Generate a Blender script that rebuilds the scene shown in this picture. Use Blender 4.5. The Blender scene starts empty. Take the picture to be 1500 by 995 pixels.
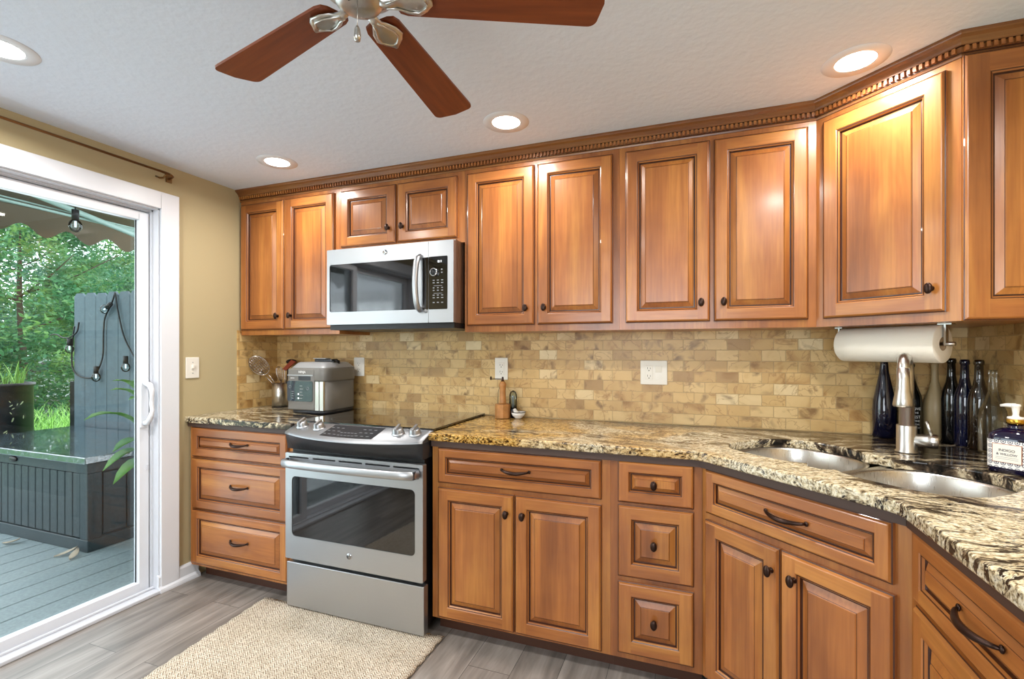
import bpy, bmesh, math, random
from mathutils import Vector, Matrix
random.seed(7)
S = bpy.context.scene
COL = S.collection
PI = math.pi
def R(d): return math.radians(d)
# ------------------------------------------------------------------ camera
cam = bpy.data.cameras.new('camera'); camo = bpy.data.objects.new('camera', cam); COL.objects.link(camo)
camo.location = (2.6501, -2.5406, 1.2855); camo.rotation_euler = (R(90), 0, 0.3541)
cam.sensor_width = 36; cam.lens = 707.2/1500*36; cam.shift_y = 15.43/1500; cam.clip_start = .02; cam.clip_end = 300
S.camera = camo
# ------------------------------------------------------------------ light
S.view_settings.view_transform = 'Standard'; S.view_settings.look = 'None'
S.view_settings.gamma = 1; S.view_settings.use_curve_mapping = False
S.view_settings.exposure = 0.08
LAMP_W = 8.0          # each recessed ceiling lamp
SKY = 4.0
world = bpy.data.worlds.new('overcast_sky'); S.world = world; world.use_nodes = True
wn = world.node_tree.nodes; wn['Background'].inputs[0].default_value = (.86, .93, 1, 1); wn['Background'].inputs[1].default_value = SKY
def area(name, loc, rot, sx, sy, power, col=(1,1,1), shape='RECTANGLE', spread=180):
    l = bpy.data.lights.new(name, 'AREA'); l.shape = shape; l.size = sx; l.size_y = sy; l.energy = power; l.color = col; l.spread = R(spread)
    o = bpy.data.objects.new(name, l); COL.objects.link(o); o.location = loc; o.rotation_euler = rot
    return o
area('added_rear_fill', (2.0, -5.12, 1.45), (R(90), 0, 0), 2.2, 1.3, 52, (.90, .95, 1))  # fill light added behind the viewpoint, at an unseen window
area('daylight_glass_door', (-.22, -1.68, 1.05), (0, R(-90), 0), 1.8, 1.7, 22, (.84, .93, 1))
# ------------------------------------------------------------------ dimensions
H = 2.279; W = 3.736; YB = -5.2
FY = -.6155            # lower cabinet face
UY = -.29              # upper cabinet face
ZC = .914              # worktop
UZ = 1.378             # underside of the wall cabinets

# ------------------------------------------------------------------ materials
def lin(h):
    h = h.lstrip('#'); c = [int(h[i:i+2], 16)/255 for i in (0, 2, 4)]
    return tuple((x/12.92 if x <= .04045 else ((x+.055)/1.055)**2.4) for x in c) + (1,)
class NT:
    def __init__(s, name):
        s.m = bpy.data.materials.new(name); s.m.use_nodes = True; s.t = s.m.node_tree; s.b = s.t.nodes['Principled BSDF']
    def n(s, typ, **kw):
        nd = s.t.nodes.new(typ)
        for k, v in kw.items():
            if k.startswith('i_'):
                key = k[2:]; key = int(key) if key.isdigit() else key.replace('_', ' ')
                nd.inputs[key].default_value = v
            else: setattr(nd, k, v)
        return nd
    def l(s, a, b): s.t.links.new(a, b)
    def ramp(s, fac, stops, interp='LINEAR'):
        r = s.n('ShaderNodeValToRGB'); e = r.color_ramp.elements; r.color_ramp.interpolation = interp
        while len(e) < len(stops): e.new(.5)
        for el, (p, c) in zip(e, stops): el.position = p; el.color = c if len(c) == 4 else (*c, 1)
        s.l(fac, r.inputs[0]); return r
    def mix(s, fac, a, b, mode='MIX'):
        m = s.n('ShaderNodeMix', data_type='RGBA', blend_type=mode)
        for i, v in ((0, fac), (6, a), (7, b)):
            if hasattr(v, 'is_linked') or hasattr(v, 'links'): s.l(v, m.inputs[i])
            else: m.inputs[i].default_value = v
        return m.outputs[2]
    def math(s, op, a, b=0.0):
        m = s.n('ShaderNodeMath', operation=op)
        for i, v in ((0, a), (1, b)):
            if hasattr(v, 'links'): s.l(v, m.inputs[i])
            else: m.inputs[i].default_value = v
        return m.outputs[0]
    def coord(s, which='Object', scale=(1,1,1), rot=(0,0,0), loc=(0,0,0)):
        tc = s.n('ShaderNodeTexCoord'); mp = s.n('ShaderNodeMapping')
        mp.inputs['Scale'].default_value = scale; mp.inputs['Rotation'].default_value = rot; mp.inputs['Location'].default_value = loc
        s.l(tc.outputs[which], mp.inputs[0]); return mp.outputs[0]
    def bump(s, h, strength=.3, dist=.002):
        b = s.n('ShaderNodeBump'); b.inputs['Strength'].default_value = strength; b.inputs['Distance'].default_value = dist
        s.l(h, b.inputs['Height']); s.l(b.outputs[0], s.b.inputs['Normal'])
def simple(name, col, rough=.5, metal=0, spec=.5, trans=0, emit=None, est=0, bump=None, var=None, coat=0, ior=1.45, aniso=0):
    t = NT(name); b = t.b
    c = lin(col) if isinstance(col, str) else (*col, 1)
    b.inputs['Base Color'].default_value = c; b.inputs['Roughness'].default_value = rough; b.inputs['Metallic'].default_value = metal
    b.inputs['Specular IOR Level'].default_value = spec; b.inputs['Transmission Weight'].default_value = trans; b.inputs['IOR'].default_value = ior
    b.inputs['Coat Weight'].default_value = coat
    if emit: b.inputs['Emission Color'].default_value = lin(emit); b.inputs['Emission Strength'].default_value = est
    if bump or var:
        sc = (bump or var)[0]
        nz = t.n('ShaderNodeTexNoise'); t.l(t.coord(), nz.inputs[0]); nz.inputs['Scale'].default_value = sc; nz.inputs['Detail'].default_value = 5
        if bump: t.bump(nz.outputs[0], bump[1], bump[2])
        if var:
            k = var[1]; r = t.ramp(nz.outputs[0], [(.3, tuple(x*(1-k) for x in c[:3])), (.7, tuple(min(1, x*(1+k)) for x in c[:3]))])
            t.l(r.outputs[0], b.inputs['Base Color'])
    return t.m
def wood(name, axis, dark=1.0, board=False):
    """stained cherry; the grain runs along local x or z"""
    t = NT(name)
    oi = t.n('ShaderNodeObjectInfo')
    tc = t.n('ShaderNodeTexCoord'); off = t.n('ShaderNodeVectorMath', operation='MULTIPLY_ADD')
    cmb = t.n('ShaderNodeCombineXYZ')
    for i, f in enumerate((7.1, 3.3, 5.7)): t.l(t.math('MULTIPLY', oi.outputs['Random'], f), cmb.inputs[i])
    add = t.n('ShaderNodeVectorMath', operation='ADD'); t.l(tc.outputs['Object'], add.inputs[0]); t.l(cmb.outputs[0], add.inputs[1])
    def mp(sc):
        m = t.n('ShaderNodeMapping'); m.inputs['Scale'].default_value = sc; t.l(add.outputs[0], m.inputs[0]); return m.outputs[0]
    a, c = (9, 1.1), (60, 3)
    s1 = (a[0], a[0], a[1]) if axis == 'z' else (a[1], a[0], a[0])
    s2 = (c[0], c[0], c[1]) if axis == 'z' else (c[1], c[0], c[0])
    n1 = t.n('ShaderNodeTexNoise', i_Scale=1.0, i_Detail=4.0, i_Distortion=.6); t.l(mp(s1), n1.inputs[0])
    n2 = t.n('ShaderNodeTexNoise', i_Scale=2.0, i_Detail=3.0); t.l(mp(s2), n2.inputs[0])
    n3 = t.n('ShaderNodeTexNoise', i_Scale=4.0, i_Detail=3.0); t.l(mp((1, 1, 1)), n3.inputs[0])
    r1 = t.ramp(n1.outputs[0], [(.25, lin('#844e27')), (.5, lin('#a26532')), (.75, lin('#bd8341'))])
    r2 = t.ramp(n2.outputs[0], [(.3, (.84, .80, .78)), (.65, (1.03, 1.03, 1.03))])
    col = t.mix(1.0, r1.outputs[0], r2.outputs[0], 'MULTIPLY')
    r3 = t.ramp(n3.outputs[0], [(.35, (.88, .84, .82)), (.65, (1.08, 1.08, 1.06))])
    col = t.mix(1.0, col, r3.outputs[0], 'MULTIPLY')
    if board:      # glued-up boards of slightly different tone
        sx = t.n('ShaderNodeSeparateXYZ'); t.l(add.outputs[0], sx.inputs[0])
        fl = t.math('FLOOR', t.math('DIVIDE', sx.outputs[0 if axis == 'z' else 2], .072))
        wn_ = t.n('ShaderNodeTexWhiteNoise', noise_dimensions='1D'); t.l(fl, wn_.inputs['W'])
        rb = t.ramp(wn_.outputs['Value'], [(0, (.86, .83, .80)), (1, (1.12, 1.12, 1.08))])
        col = t.mix(1.0, col, rb.outputs[0], 'MULTIPLY')
    ro = t.ramp(oi.outputs['Random'], [(0, (.93*dark, .91*dark, .89*dark)), (1, (1.06*dark, 1.05*dark, 1.03*dark))])
    col = t.mix(1.0, col, ro.outputs[0], 'MULTIPLY')
    t.l(col, t.b.inputs['Base Color']); t.b.inputs['Roughness'].default_value = .32; t.b.inputs['Specular IOR Level'].default_value = .5
    t.b.inputs['Coat Weight'].default_value = .25; t.b.inputs['Coat Roughness'].default_value = .16
    t.bump(n2.outputs[0], .05, .001)
    return t.m
M = {}
M['wv'] = wood('cherry_vertical_grain', 'z'); M['wh'] = wood('cherry_horizontal_grain', 'x')
M['pv'] = wood('cherry_panel_vertical', 'z', board=True); M['ph'] = wood('cherry_panel_horizontal', 'x')
M['crown'] = wood('cherry_crown_stain', 'x', dark=.58)
M['dent'] = wood('cherry_dentil_lit', 'x', dark=.95)  # lighter tone paints in the light caught by the dentils
M['glaze'] = simple('dark_antique_glaze', '#3f1e0f', .35, coat=.2)
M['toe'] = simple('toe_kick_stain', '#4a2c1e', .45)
M['bronze'] = simple('oil_rubbed_bronze', '#3a2a24', .32, metal=.85)
M['ceil'] = simple('ceiling_paint', '#dbe5f3', .85, bump=(38, .35, .006))
M['wall'] = simple('tan_wall_paint', '#b5a681', .8, bump=(220, .05, .001))
M['white'] = simple('white_trim_paint', '#dfe2e8', .35)
M['vinyl'] = simple('white_vinyl', '#d0d3da', .35)
M['plast'] = simple('white_plastic', '#e6e2d8', .35)
M['slot'] = simple('dark_slot', '#1c1a18', .6)
M['blackmetal'] = simple('black_enamel', '#111214', .35)
M['blackgloss'] = simple('black_glass', '#050506', .05, coat=1)
M['blacktrim'] = simple('charcoal_plastic', '#2a2c30', .35)
M['chrome'] = simple('polished_chrome', '#c9c9cc', .12, metal=1)
M['nickel'] = simple('brushed_nickel', '#c9c7c3', .3, metal=1)
M['gold'] = simple('gold_collar', '#c9a040', .25, metal=1)
def steel(name, axis='x', col='#b4b6b9', rough=.40):
    t = NT(name); sc = (1, 1, 700) if axis == 'x' else (500, 500, 2)
    nz = t.n('ShaderNodeTexNoise', i_Scale=1.0, i_Detail=2.0); t.l(t.coord(scale=sc), nz.inputs[0])
    r = t.ramp(nz.outputs[0], [(.2, (rough-.06,)*3), (.8, (rough+.07,)*3)])
    t.l(r.outputs[0], t.b.inputs['Roughness']); t.b.inputs['Base Color'].default_value = lin(col); t.b.inputs['Metallic'].default_value = 1
    return t.m
M['brass'] = simple('antique_brass', '#8a6841', .35, metal=.9)
M['steel'] = steel('brushed_stainless'); M['steelp'] = steel('brushed_panel_steel', col='#929497', rough=.42); M['steelv'] = steel('brushed_stainless_vertical', 'z', '#c4c0b8', .3)
M['sink'] = steel('satin_sink_steel', 'z', '#cfcbc4', .3)
def granite():
    t = NT('granite_black_gold_cream')
    tc = t.n('ShaderNodeTexCoord'); base = tc.outputs['Object']
    # flowing distortion field
    wv = t.n('ShaderNodeTexNoise', i_Scale=2.6, i_Detail=3.0); t.l(base, wv.inputs[0])
    fl = t.n('ShaderNodeVectorMath', operation='MULTIPLY_ADD'); t.l(wv.outputs['Color'], fl.inputs[0]); fl.inputs[1].default_value = (.35, .35, .1); t.l(base, fl.inputs[2])
    def noise(scale, sc=(1,1,1), rot=(0,0,0), det=6, dist=0.0, src=None, loc=(0,0,0)):
        m = t.n('ShaderNodeMapping'); m.inputs['Scale'].default_value = sc; m.inputs['Rotation'].default_value = rot; m.inputs['Location'].default_value = loc
        t.l(src or base, m.inputs[0]); n = t.n('ShaderNodeTexNoise', i_Scale=float(scale), i_Detail=float(det), i_Distortion=float(dist)); t.l(m.outputs[0], n.inputs[0]); return n.outputs[0]
    F = fl.outputs[0]
    zone = noise(2.4, (1, 1.5, 1), (0, 0, R(20)), 3, .4, F)
    streak = noise(17, (.32, 1.7, 1), (0, 0, R(28)), 7, .5, F)
    fleck = noise(95, (.65, 1.3, 1), (0, 0, R(25)), 6, .4, F)
    fk2 = noise(120, (1, 1, 1), (0, 0, 0), 4, .2)
    fine = noise(170, det=3)
    sx = t.n('ShaderNodeSeparateXYZ'); t.l(base, sx.inputs[0]); X_, Y_ = sx.outputs[0], sx.outputs[1]
    def K(v): return (v, v, v)
    cream = t.ramp(fleck, [(.32, lin('#3d352c')), (.40, lin('#8f7e62')), (.48, lin('#c6b896')), (.64, lin('#e0d8c2'))]).outputs[0]
    gold = t.ramp(fleck, [(.36, lin('#33210f')), (.43, lin('#8a622b')), (.50, lin('#bd9248')), (.66, lin('#d8b878'))]).outputs[0]
    dark = t.ramp(streak, [(.36, lin('#0d0c0c')), (.47, lin('#2e2823')), (.54, lin('#665746')), (.59, lin('#bdb196')), (.62, lin('#4a3e34'))]).outputs[0]
    jx = t.math('ADD', X_, t.math('MULTIPLY', t.math('SUBTRACT', zone, .5), 1.1))
    gm = t.ramp(t.math('DIVIDE', jx, 4.0), [(.33, K(0)), (.36, K(1)), (.49, K(1)), (.53, K(.25)), (.57, K(.1)), (.61, K(.8)), (.65, K(.7)), (.68, K(0))]).outputs[0]
    light = t.mix(gm, cream, gold)
    # dark masses: left slab front, along the wall near the corner, patches elsewhere
    lm = t.ramp(jx, [(.05, K(.25)), (.45, K(.55)), (.60, K(.9)), (.95, K(.9)), (1.0, K(0))]).outputs[0]
    cn = t.math('ADD', X_, Y_)
    cm = t.ramp(t.math('ADD', t.math('MULTIPLY', t.math('SUBTRACT', cn, 2.45), .9), t.math('MULTIPLY', t.math('SUBTRACT', zone, .5), 1.6)), [(.05, K(0)), (.30, K(.85)), (.8, K(.9))]).outputs[0]
    cut = t.ramp(t.math('ADD', Y_, 2.0), [(.45, K(0)), (.95, K(1))]).outputs[0]      # fades along the right run
    patch = t.ramp(zone, [(.48, K(0)), (.58, K(.75)), (.64, K(.75)), (.72, K(.1))]).outputs[0]
    mass = t.math('MAXIMUM', t.math('MAXIMUM', lm, t.math('MULTIPLY', cm, cut)), t.math('MULTIPLY', patch, .5))
    def blob(cx, cy, rx, ry, rot):
        m = t.n('ShaderNodeMapping', vector_type='POINT'); m.inputs['Location'].default_value = (-cx, -cy, 0); t.l(F2, m.inputs[0])
        m2 = t.n('ShaderNodeMapping'); m2.inputs['Rotation'].default_value = (0, 0, rot); m2.inputs['Scale'].default_value = (1, 1, 0); t.l(m.outputs[0], m2.inputs[0])
        m3 = t.n('ShaderNodeVectorMath', operation='MULTIPLY'); m3.inputs[1].default_value = (1/rx, 1/ry, 0); t.l(m2.outputs[0], m3.inputs[0])
        ln = t.n('ShaderNodeVectorMath', operation='LENGTH'); t.l(m3.outputs[0], ln.inputs[0]); return t.ramp(ln.outputs['Value'], [(.3, K(.95)), (1, K(0))]).outputs[0]
    sub = t.n('ShaderNodeVectorMath', operation='SUBTRACT'); t.l(wv.outputs['Color'], sub.inputs[0]); sub.inputs[1].default_value = (.5, .5, .5)
    f2 = t.n('ShaderNodeVectorMath', operation='MULTIPLY_ADD'); t.l(sub.outputs[0], f2.inputs[0]); f2.inputs[1].default_value = (.3, .3, 0); t.l(base, f2.inputs[2]); F2 = f2.outputs[0]
    for bl in ((3.24, -1.0, .22, .075, R(40)), (1.93, -.47, .12, .06, R(-15)), (2.22, -.42, .14, .07, R(10)), (3.02, -.28, .20, .06, R(35)), (3.45, -.62, .2, .08, R(50))):
        mass = t.math('MAXIMUM', mass, blob(*bl))
    sm = t.ramp(streak, [(.38, K(.45)), (.47, K(1)), (.60, K(.15))]).outputs[0]
    th = t.ramp(t.math('ADD', mass, t.math('ADD', t.math('MULTIPLY', t.math('SUBTRACT', sm, .5), .8), t.math('MULTIPLY', t.math('SUBTRACT', fleck, .5), 1.5))), [(.52, K(0)), (.66, K(1))]).outputs[0]
    c = t.mix(th, light, dark)
    vein = t.ramp(streak, [(.44, K(0)), (.465, K(.75)), (.48, K(0))]).outputs[0]
    c = t.mix(vein, c, lin('#3a2f25'))
    c = t.mix(.8, c, t.mix(1.0, c, t.ramp(fine, [(.36, K(.35)), (.48, K(1))]).outputs[0], 'MULTIPLY'))
    t.l(c, t.b.inputs['Base Color']); t.b.inputs['Roughness'].default_value = .12; t.b.inputs['Specular IOR Level'].default_value = .35
    return t.m
M['granite'] = granite()
M['edge'] = simple('painted_shade_strip', '#46332b', .5)  # dark colour standing in for the shade below the slab
def tile():
    t = NT('tumbled_marble_tile')
    tc = t.n('ShaderNodeTexCoord'); uv = tc.outputs['UV']
    nz0 = t.n('ShaderNodeTexNoise', i_Scale=45.0, i_Detail=3.0); t.l(uv, nz0.inputs[0])
    jit = t.n('ShaderNodeVectorMath', operation='MULTIPLY_ADD'); t.l(nz0.outputs['Color'], jit.inputs[0]); jit.inputs[1].default_value = (.0035, .0035, 0); t.l(t.coord('UV', loc=(.005, -.027, 0)), jit.inputs[2])
    br = t.n('ShaderNodeTexBrick'); t.l(jit.outputs[0], br.inputs[0])
    br.offset = .5; br.inputs['Color1'].default_value = (0,0,0,1); br.inputs['Color2'].default_value = (1,1,1,1); br.inputs['Mortar'].default_value = (.5,.5,.5,1)
    br.inputs['Scale'].default_value = 1; br.inputs['Mortar Size'].default_value = .0018; br.inputs['Mortar Smooth'].default_value = .4
    br.inputs['Brick Width'].default_value = .099; br.inputs['Row Height'].default_value = .0525; br.inputs['Bias'].default_value = 0
    base = t.ramp(br.outputs['Color'], [(0, lin('#a48252')), (.12, lin('#be9b64')), (.5, lin('#caa86e')), (.85, lin('#d3b57f')), (1, lin('#dcc99f'))])
    # veins shift from one tile to the next
    sc = t.n('ShaderNodeVectorMath', operation='SCALE'); sc.inputs['Scale'].default_value = 13; t.l(br.outputs['Color'], sc.inputs[0])
    ad = t.n('ShaderNodeVectorMath', operation='ADD'); t.l(uv, ad.inputs[0]); t.l(sc.outputs[0], ad.inputs[1])
    n1 = t.n('ShaderNodeTexNoise', i_Scale=6.0, i_Detail=9.0, i_Distortion=1.2); t.l(ad.outputs[0], n1.inputs[0])
    r1 = t.ramp(n1.outputs[0], [(.27, (.50, .38, .27)), (.36, (.82, .74, .64)), (.43, (.97, .95, .92)), (.62, (1.06, 1.07, 1.09)), (.74, (.93, .88, .80))])
    c = t.mix(1.0, base.outputs[0], r1.outputs[0], 'MULTIPLY')
    n2 = t.n('ShaderNodeTexNoise', i_Scale=13.0, i_Detail=7.0, i_Distortion=.7); t.l(ad.outputs[0], n2.inputs[0])
    r2 = t.ramp(n2.outputs[0], [(.52, (0,)*3), (.66, (1,)*3)])
    n3 = t.n('ShaderNodeTexNoise', i_Scale=6.0, i_Detail=2.0); t.l(ad.outputs[0], n3.inputs[0])
    r3 = t.ramp(n3.outputs[0], [(.50, (0,)*3), (.58, (1,)*3)])
    c = t.mix(t.math('MULTIPLY', t.math('MULTIPLY', r2.outputs[0], r3.outputs[0]), .8), c, lin('#6d4d2b'))
    n4 = t.n('ShaderNodeTexNoise', i_Scale=5.0, i_Detail=6.0, i_Distortion=1.8); t.l(ad.outputs[0], n4.inputs[0])
    r4 = t.ramp(n4.outputs[0], [(.485, (0,)*3), (.50, (.55,)*3), (.515, (0,)*3)]); c = t.mix(r4.outputs[0], c, lin('#8a6134'))
    c = t.mix(t.math('MULTIPLY', br.outputs['Fac'], .7), c, lin('#a88f66'))
    t.l(c, t.b.inputs['Base Color']); t.b.inputs['Roughness'].default_value = .38
    hgt = t.math('ADD', t.math('MULTIPLY', t.math('SUBTRACT', 1.0, br.outputs['Fac']), 1.0), t.math('MULTIPLY', n1.outputs[0], .35))
    t.bump(hgt, .5, .0025); return t.m
M['tile'] = tile()
def planks(name, cols, w, rough, axis_len=1.2, gap='#3d3936', grain=(1, 14)):
    """boards running along y, w wide"""
    t = NT(name); tc = t.n('ShaderNodeTexCoord'); m = t.n('ShaderNodeMapping'); m.inputs['Rotation'].default_value = (0, 0, R(90)); t.l(tc.outputs['Object'], m.inputs[0])
    br = t.n('ShaderNodeTexBrick'); t.l(m.outputs[0], br.inputs[0]); br.offset = .37
    br.inputs['Color1'].default_value = (0,0,0,1); br.inputs['Color2'].default_value = (1,1,1,1); br.inputs['Mortar'].default_value = (.5,.5,.5,1)
    br.inputs['Scale'].default_value = 1; br.inputs['Brick Width'].default_value = axis_len; br.inputs['Row Height'].default_value = w; br.inputs['Mortar Size'].default_value = .0012
    sc = t.n('ShaderNodeVectorMath', operation='SCALE'); sc.inputs['Scale'].default_value = 7; t.l(br.outputs['Color'], sc.inputs[0])
    ad = t.n('ShaderNodeVectorMath', operation='ADD'); t.l(m.outputs[0], ad.inputs[0]); t.l(sc.outputs[0], ad.inputs[1])
    def nz(sc_, det, dist):
        q = t.n('ShaderNodeMapping'); q.inputs['Scale'].default_value = sc_; t.l(ad.outputs[0], q.inputs[0]); n = t.n('ShaderNodeTexNoise', i_Scale=1.0, i_Detail=float(det), i_Distortion=dist); t.l(q.outputs[0], n.inputs[0]); return n.outputs[0]
    a = nz((1.6, 11, 11), 5, 1.0); b = nz((5, 70, 70), 4, .3)
    k = [lin(x) for x in cols]
    c = t.ramp(a, [(.3, k[0]), (.5, k[1]), (.7, k[2])]).outputs[0]
    c = t.mix(1.0, c, t.ramp(b, [(.3, (.84,)*3), (.65, (1.06,)*3)]).outputs[0], 'MULTIPLY')
    c = t.mix(1.0, c, t.ramp(br.outputs['Color'], [(0, (.88,)*3), (1, (1.1,)*3)]).outputs[0], 'MULTIPLY')
    c = t.mix(br.outputs['Fac'], c, lin(gap))
    t.l(c, t.b.inputs['Base Color']); t.b.inputs['Roughness'].default_value = rough; t.bump(b, .12, .001); return t.m
M['floor'] = planks('grey_oak_planks', ('#6c655f', '#877f78', '#9f9790'), .18, .36)
M['deckm'] = simple('grey_painted_deck', '#8a989c', .45, bump=(60, .25, .003), var=(5, .14))
M['deckbox'] = simple('dark_teal_plastic', '#2f3a3e', .45, bump=(40, .2, .003), var=(7, .2))
def wetlid():
    t = NT('wet_lid'); nz = t.n('ShaderNodeTexNoise', i_Scale=16.0, i_Detail=3.0, i_Distortion=.6); t.l(t.coord(), nz.inputs[0])
    r = t.ramp(nz.outputs[0], [(.4, (.02,)*3), (.66, (.2,)*3)]); t.l(r.outputs[0], t.b.inputs['Roughness'])
    t.b.inputs['Base Color'].default_value = lin('#43535a'); t.b.inputs['Specular IOR Level'].default_value = 1.0; t.b.inputs['Coat Weight'].default_value = 1.0; t.b.inputs['Coat IOR'].default_value = 1.7
    t.bump(nz.outputs[0], .7, .02); return t.m
M['wetlid'] = wetlid()
M['fence'] = simple('slate_fence_paint', '#4f6068', .6, bump=(30, .2, .003), var=(4, .1))
M['planter'] = simple('black_planter_metal', '#14181a', .4)
M['lawn'] = simple('lawn_grass', '#5d8a45', .9, bump=(60, .6, .02), var=(14, .3))
M['blade'] = simple('grass_blade', '#7fae4e', .6, var=(3, .4))
def leafmat(name, a, b, c):
    t = NT(name); nz = t.n('ShaderNodeTexNoise', i_Scale=1.6, i_Detail=5.0); t.l(t.coord(), nz.inputs[0])
    r = t.ramp(nz.outputs[0], [(.35, lin(a)), (.5, lin(b)), (.68, lin(c))]); t.l(r.outputs[0], t.b.inputs['Base Color']); t.b.inputs['Roughness'].default_value = .55
    tr = t.n('ShaderNodeBsdfTranslucent'); t.l(r.outputs[0], tr.inputs[0]); mx = t.n('ShaderNodeMixShader'); mx.inputs[0].default_value = .35
    out = t.t.nodes['Material Output']; t.l(t.b.outputs[0], mx.inputs[1]); t.l(tr.outputs[0], mx.inputs[2]); t.l(mx.outputs[0], out.inputs[0]); return t.m
M['leafA'] = leafmat('tree_leaves_green', '#3a6e50', '#568a5c', '#8aac5e')
M['leafB'] = leafmat('tree_leaves_bluish', '#356654', '#528670', '#7fa676')
M['leafP'] = leafmat('plant_leaf', '#4d8c4c', '#79ad55', '#a8c85c')
M['bark'] = simple('bark', '#4a4038', .9, bump=(20, .5, .02))
M['awning'] = simple('brown_awning_canvas', '#5d5442', .8, bump=(150, .2, .001))
M['awnarm'] = simple('teal_grey_arm', '#9db8b0', .4)
M['cord'] = simple('black_cord', '#15181a', .5)
M['deadleaf'] = simple('dry_leaf', '#b9ab98', .7)
def thinglass(name, tint=(1,1,1), rough=0.0, ior=1.5, refl=1.0):
    t = NT(name); out = t.t.nodes['Material Output']
    tr = t.n('ShaderNodeBsdfTransparent'); tr.inputs[0].default_value = (*tint, 1); gl = t.n('ShaderNodeBsdfGlossy'); gl.inputs['Roughness'].default_value = rough
    fr = t.n('ShaderNodeFresnel'); fr.inputs[0].default_value = ior; mx = t.n('ShaderNodeMixShader')
    t.l(t.math('MULTIPLY', fr.outputs[0], refl), mx.inputs[0]); t.l(tr.outputs[0], mx.inputs[1]); t.l(gl.outputs[0], mx.inputs[2]); t.l(mx.outputs[0], out.inputs[0]); return t.m
M['pane'] = thinglass('window_glass', (.96, .985, .98), refl=.6)
M['bulbglass'] = thinglass('bulb_glass', (.8, .88, .88), .02)
M['clear'] = thinglass('clear_bottle_glass', (.95, .96, .93), .03, 1.5, .7)
M['blueglass'] = simple('cobalt_glass', '#0a0d26', .08, coat=.6)
M['blackbottle'] = simple('black_glass_bottle', '#060607', .1, coat=.4)
M['brownglass'] = simple('brown_bottle_glass', '#1d130b', .06, coat=1)
M['stoneware'] = simple('frosted_tan_glass', '#9c8762', .4)
M['paper'] = simple('paper_towel', '#e9e4d8', .9, bump=(150, .3, .002))
M['card'] = simple('cardboard_core', '#b59a78', .8)
M['lamp'] = simple('lamp_diffuser', '#ffffff', .5, emit='#fff6e8', est=14)
M['ring'] = simple('lamp_trim_white', '#e0e3e8', .4)
M['fanwood'] = NT('fan_blade_cherry').m
def fanwood():
    t = NT('fan_blade_cherry_veneer'); nz = t.n('ShaderNodeTexNoise', i_Scale=1.0, i_Detail=5.0); t.l(t.coord(scale=(4, 60, 60)), nz.inputs[0])
    r = t.ramp(nz.outputs[0], [(.3, lin('#6a3019')), (.7, lin('#854220'))]); t.l(r.outputs[0], t.b.inputs['Base Color']); t.b.inputs['Roughness'].default_value = .38; return t.m
M['fanwood'] = fanwood()
def rugmat():
    t = NT('braided_jute'); tc = t.n('ShaderNodeTexCoord'); sx = t.n('ShaderNodeSeparateXYZ'); t.l(tc.outputs['Object'], sx.inputs[0])
    x, y = sx.outputs[0], sx.outputs[1]
    zig = t.math('ABSOLUTE', t.math('SUBTRACT', t.math('FRACT', t.math('DIVIDE', x, .034)), .5))
    ph = t.math('ADD', t.math('DIVIDE', y, .011), t.math('MULTIPLY', zig, 3.0))
    nz = t.n('ShaderNodeTexNoise', i_Scale=70.0, i_Detail=4.0); t.l(tc.outputs['Object'], nz.inputs[0])
    s = t.math('SINE', t.math('ADD', t.math('MULTIPLY', ph, 2*PI), t.math('MULTIPLY', nz.outputs[0], 3.5)))
    h = t.math('ADD', t.math('MULTIPLY', s, .3), nz.outputs[0])
    c = t.ramp(h, [(.2, lin('#8e7d6a')), (.42, lin('#c6b6a0')), (.7, lin('#e2d7c5'))])
    big = t.n('ShaderNodeTexNoise', i_Scale=5.0, i_Detail=2.0); t.l(tc.outputs['Object'], big.inputs[0])
    c2 = t.mix(1.0, c.outputs[0], t.ramp(big.outputs[0], [(.3, (.92, .9, .86)), (.7, (1.06, 1.06, 1.06))]).outputs[0], 'MULTIPLY')
    t.l(c2, t.b.inputs['Base Color']); t.b.inputs['Roughness'].default_value = .95; t.bump(h, .9, .006); return t.m
M['rug'] = rugmat()
M['jutefringe'] = simple('jute_fringe', '#b08d5c', .9)
M['mill'] = simple('mill_wood', '#b37d48', .45, var=(30, .2))
M['greyplast'] = simple('warm_grey_plastic', '#74716c', .4)
M['greylid'] = simple('silver_grey_lid', '#a5a7a9', .35, metal=.3)
M['panelblue'] = simple('control_panel_glass', '#1c2b36', .08, coat=1)
M['red'] = simple('red_brown_silicone', '#7c3524', .5)
M['greyhandle'] = simple('steel_utensil', '#b7aea6', .25, metal=1)
M['porcelain'] = simple('white_porcelain', '#e9e6e0', .2)
M['soapblue'] = simple('navy_soap_glass', '#0c0a26', .05, coat=.8)
M['ink'] = simple('printed_ink', '#3a3a44', .6)
M['whiteink'] = simple('white_print', '#e8e8e8', .5)
M['greyink'] = simple('grey_print', '#8d9092', .5)
M['yellowink'] = simple('yellow_flower_print', '#c9c552', .5)
M['led'] = simple('white_led', '#ffffff', .4, emit='#eef4ff', est=1.2)
M['car'] = simple('white_car_paint', '#d8dde0', .2, coat=1)
M['cream_label'] = simple('cream_label', '#e3ded2', .5)
M['copper'] = simple('copper_line', '#a2613f', .4, metal=.6)
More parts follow.
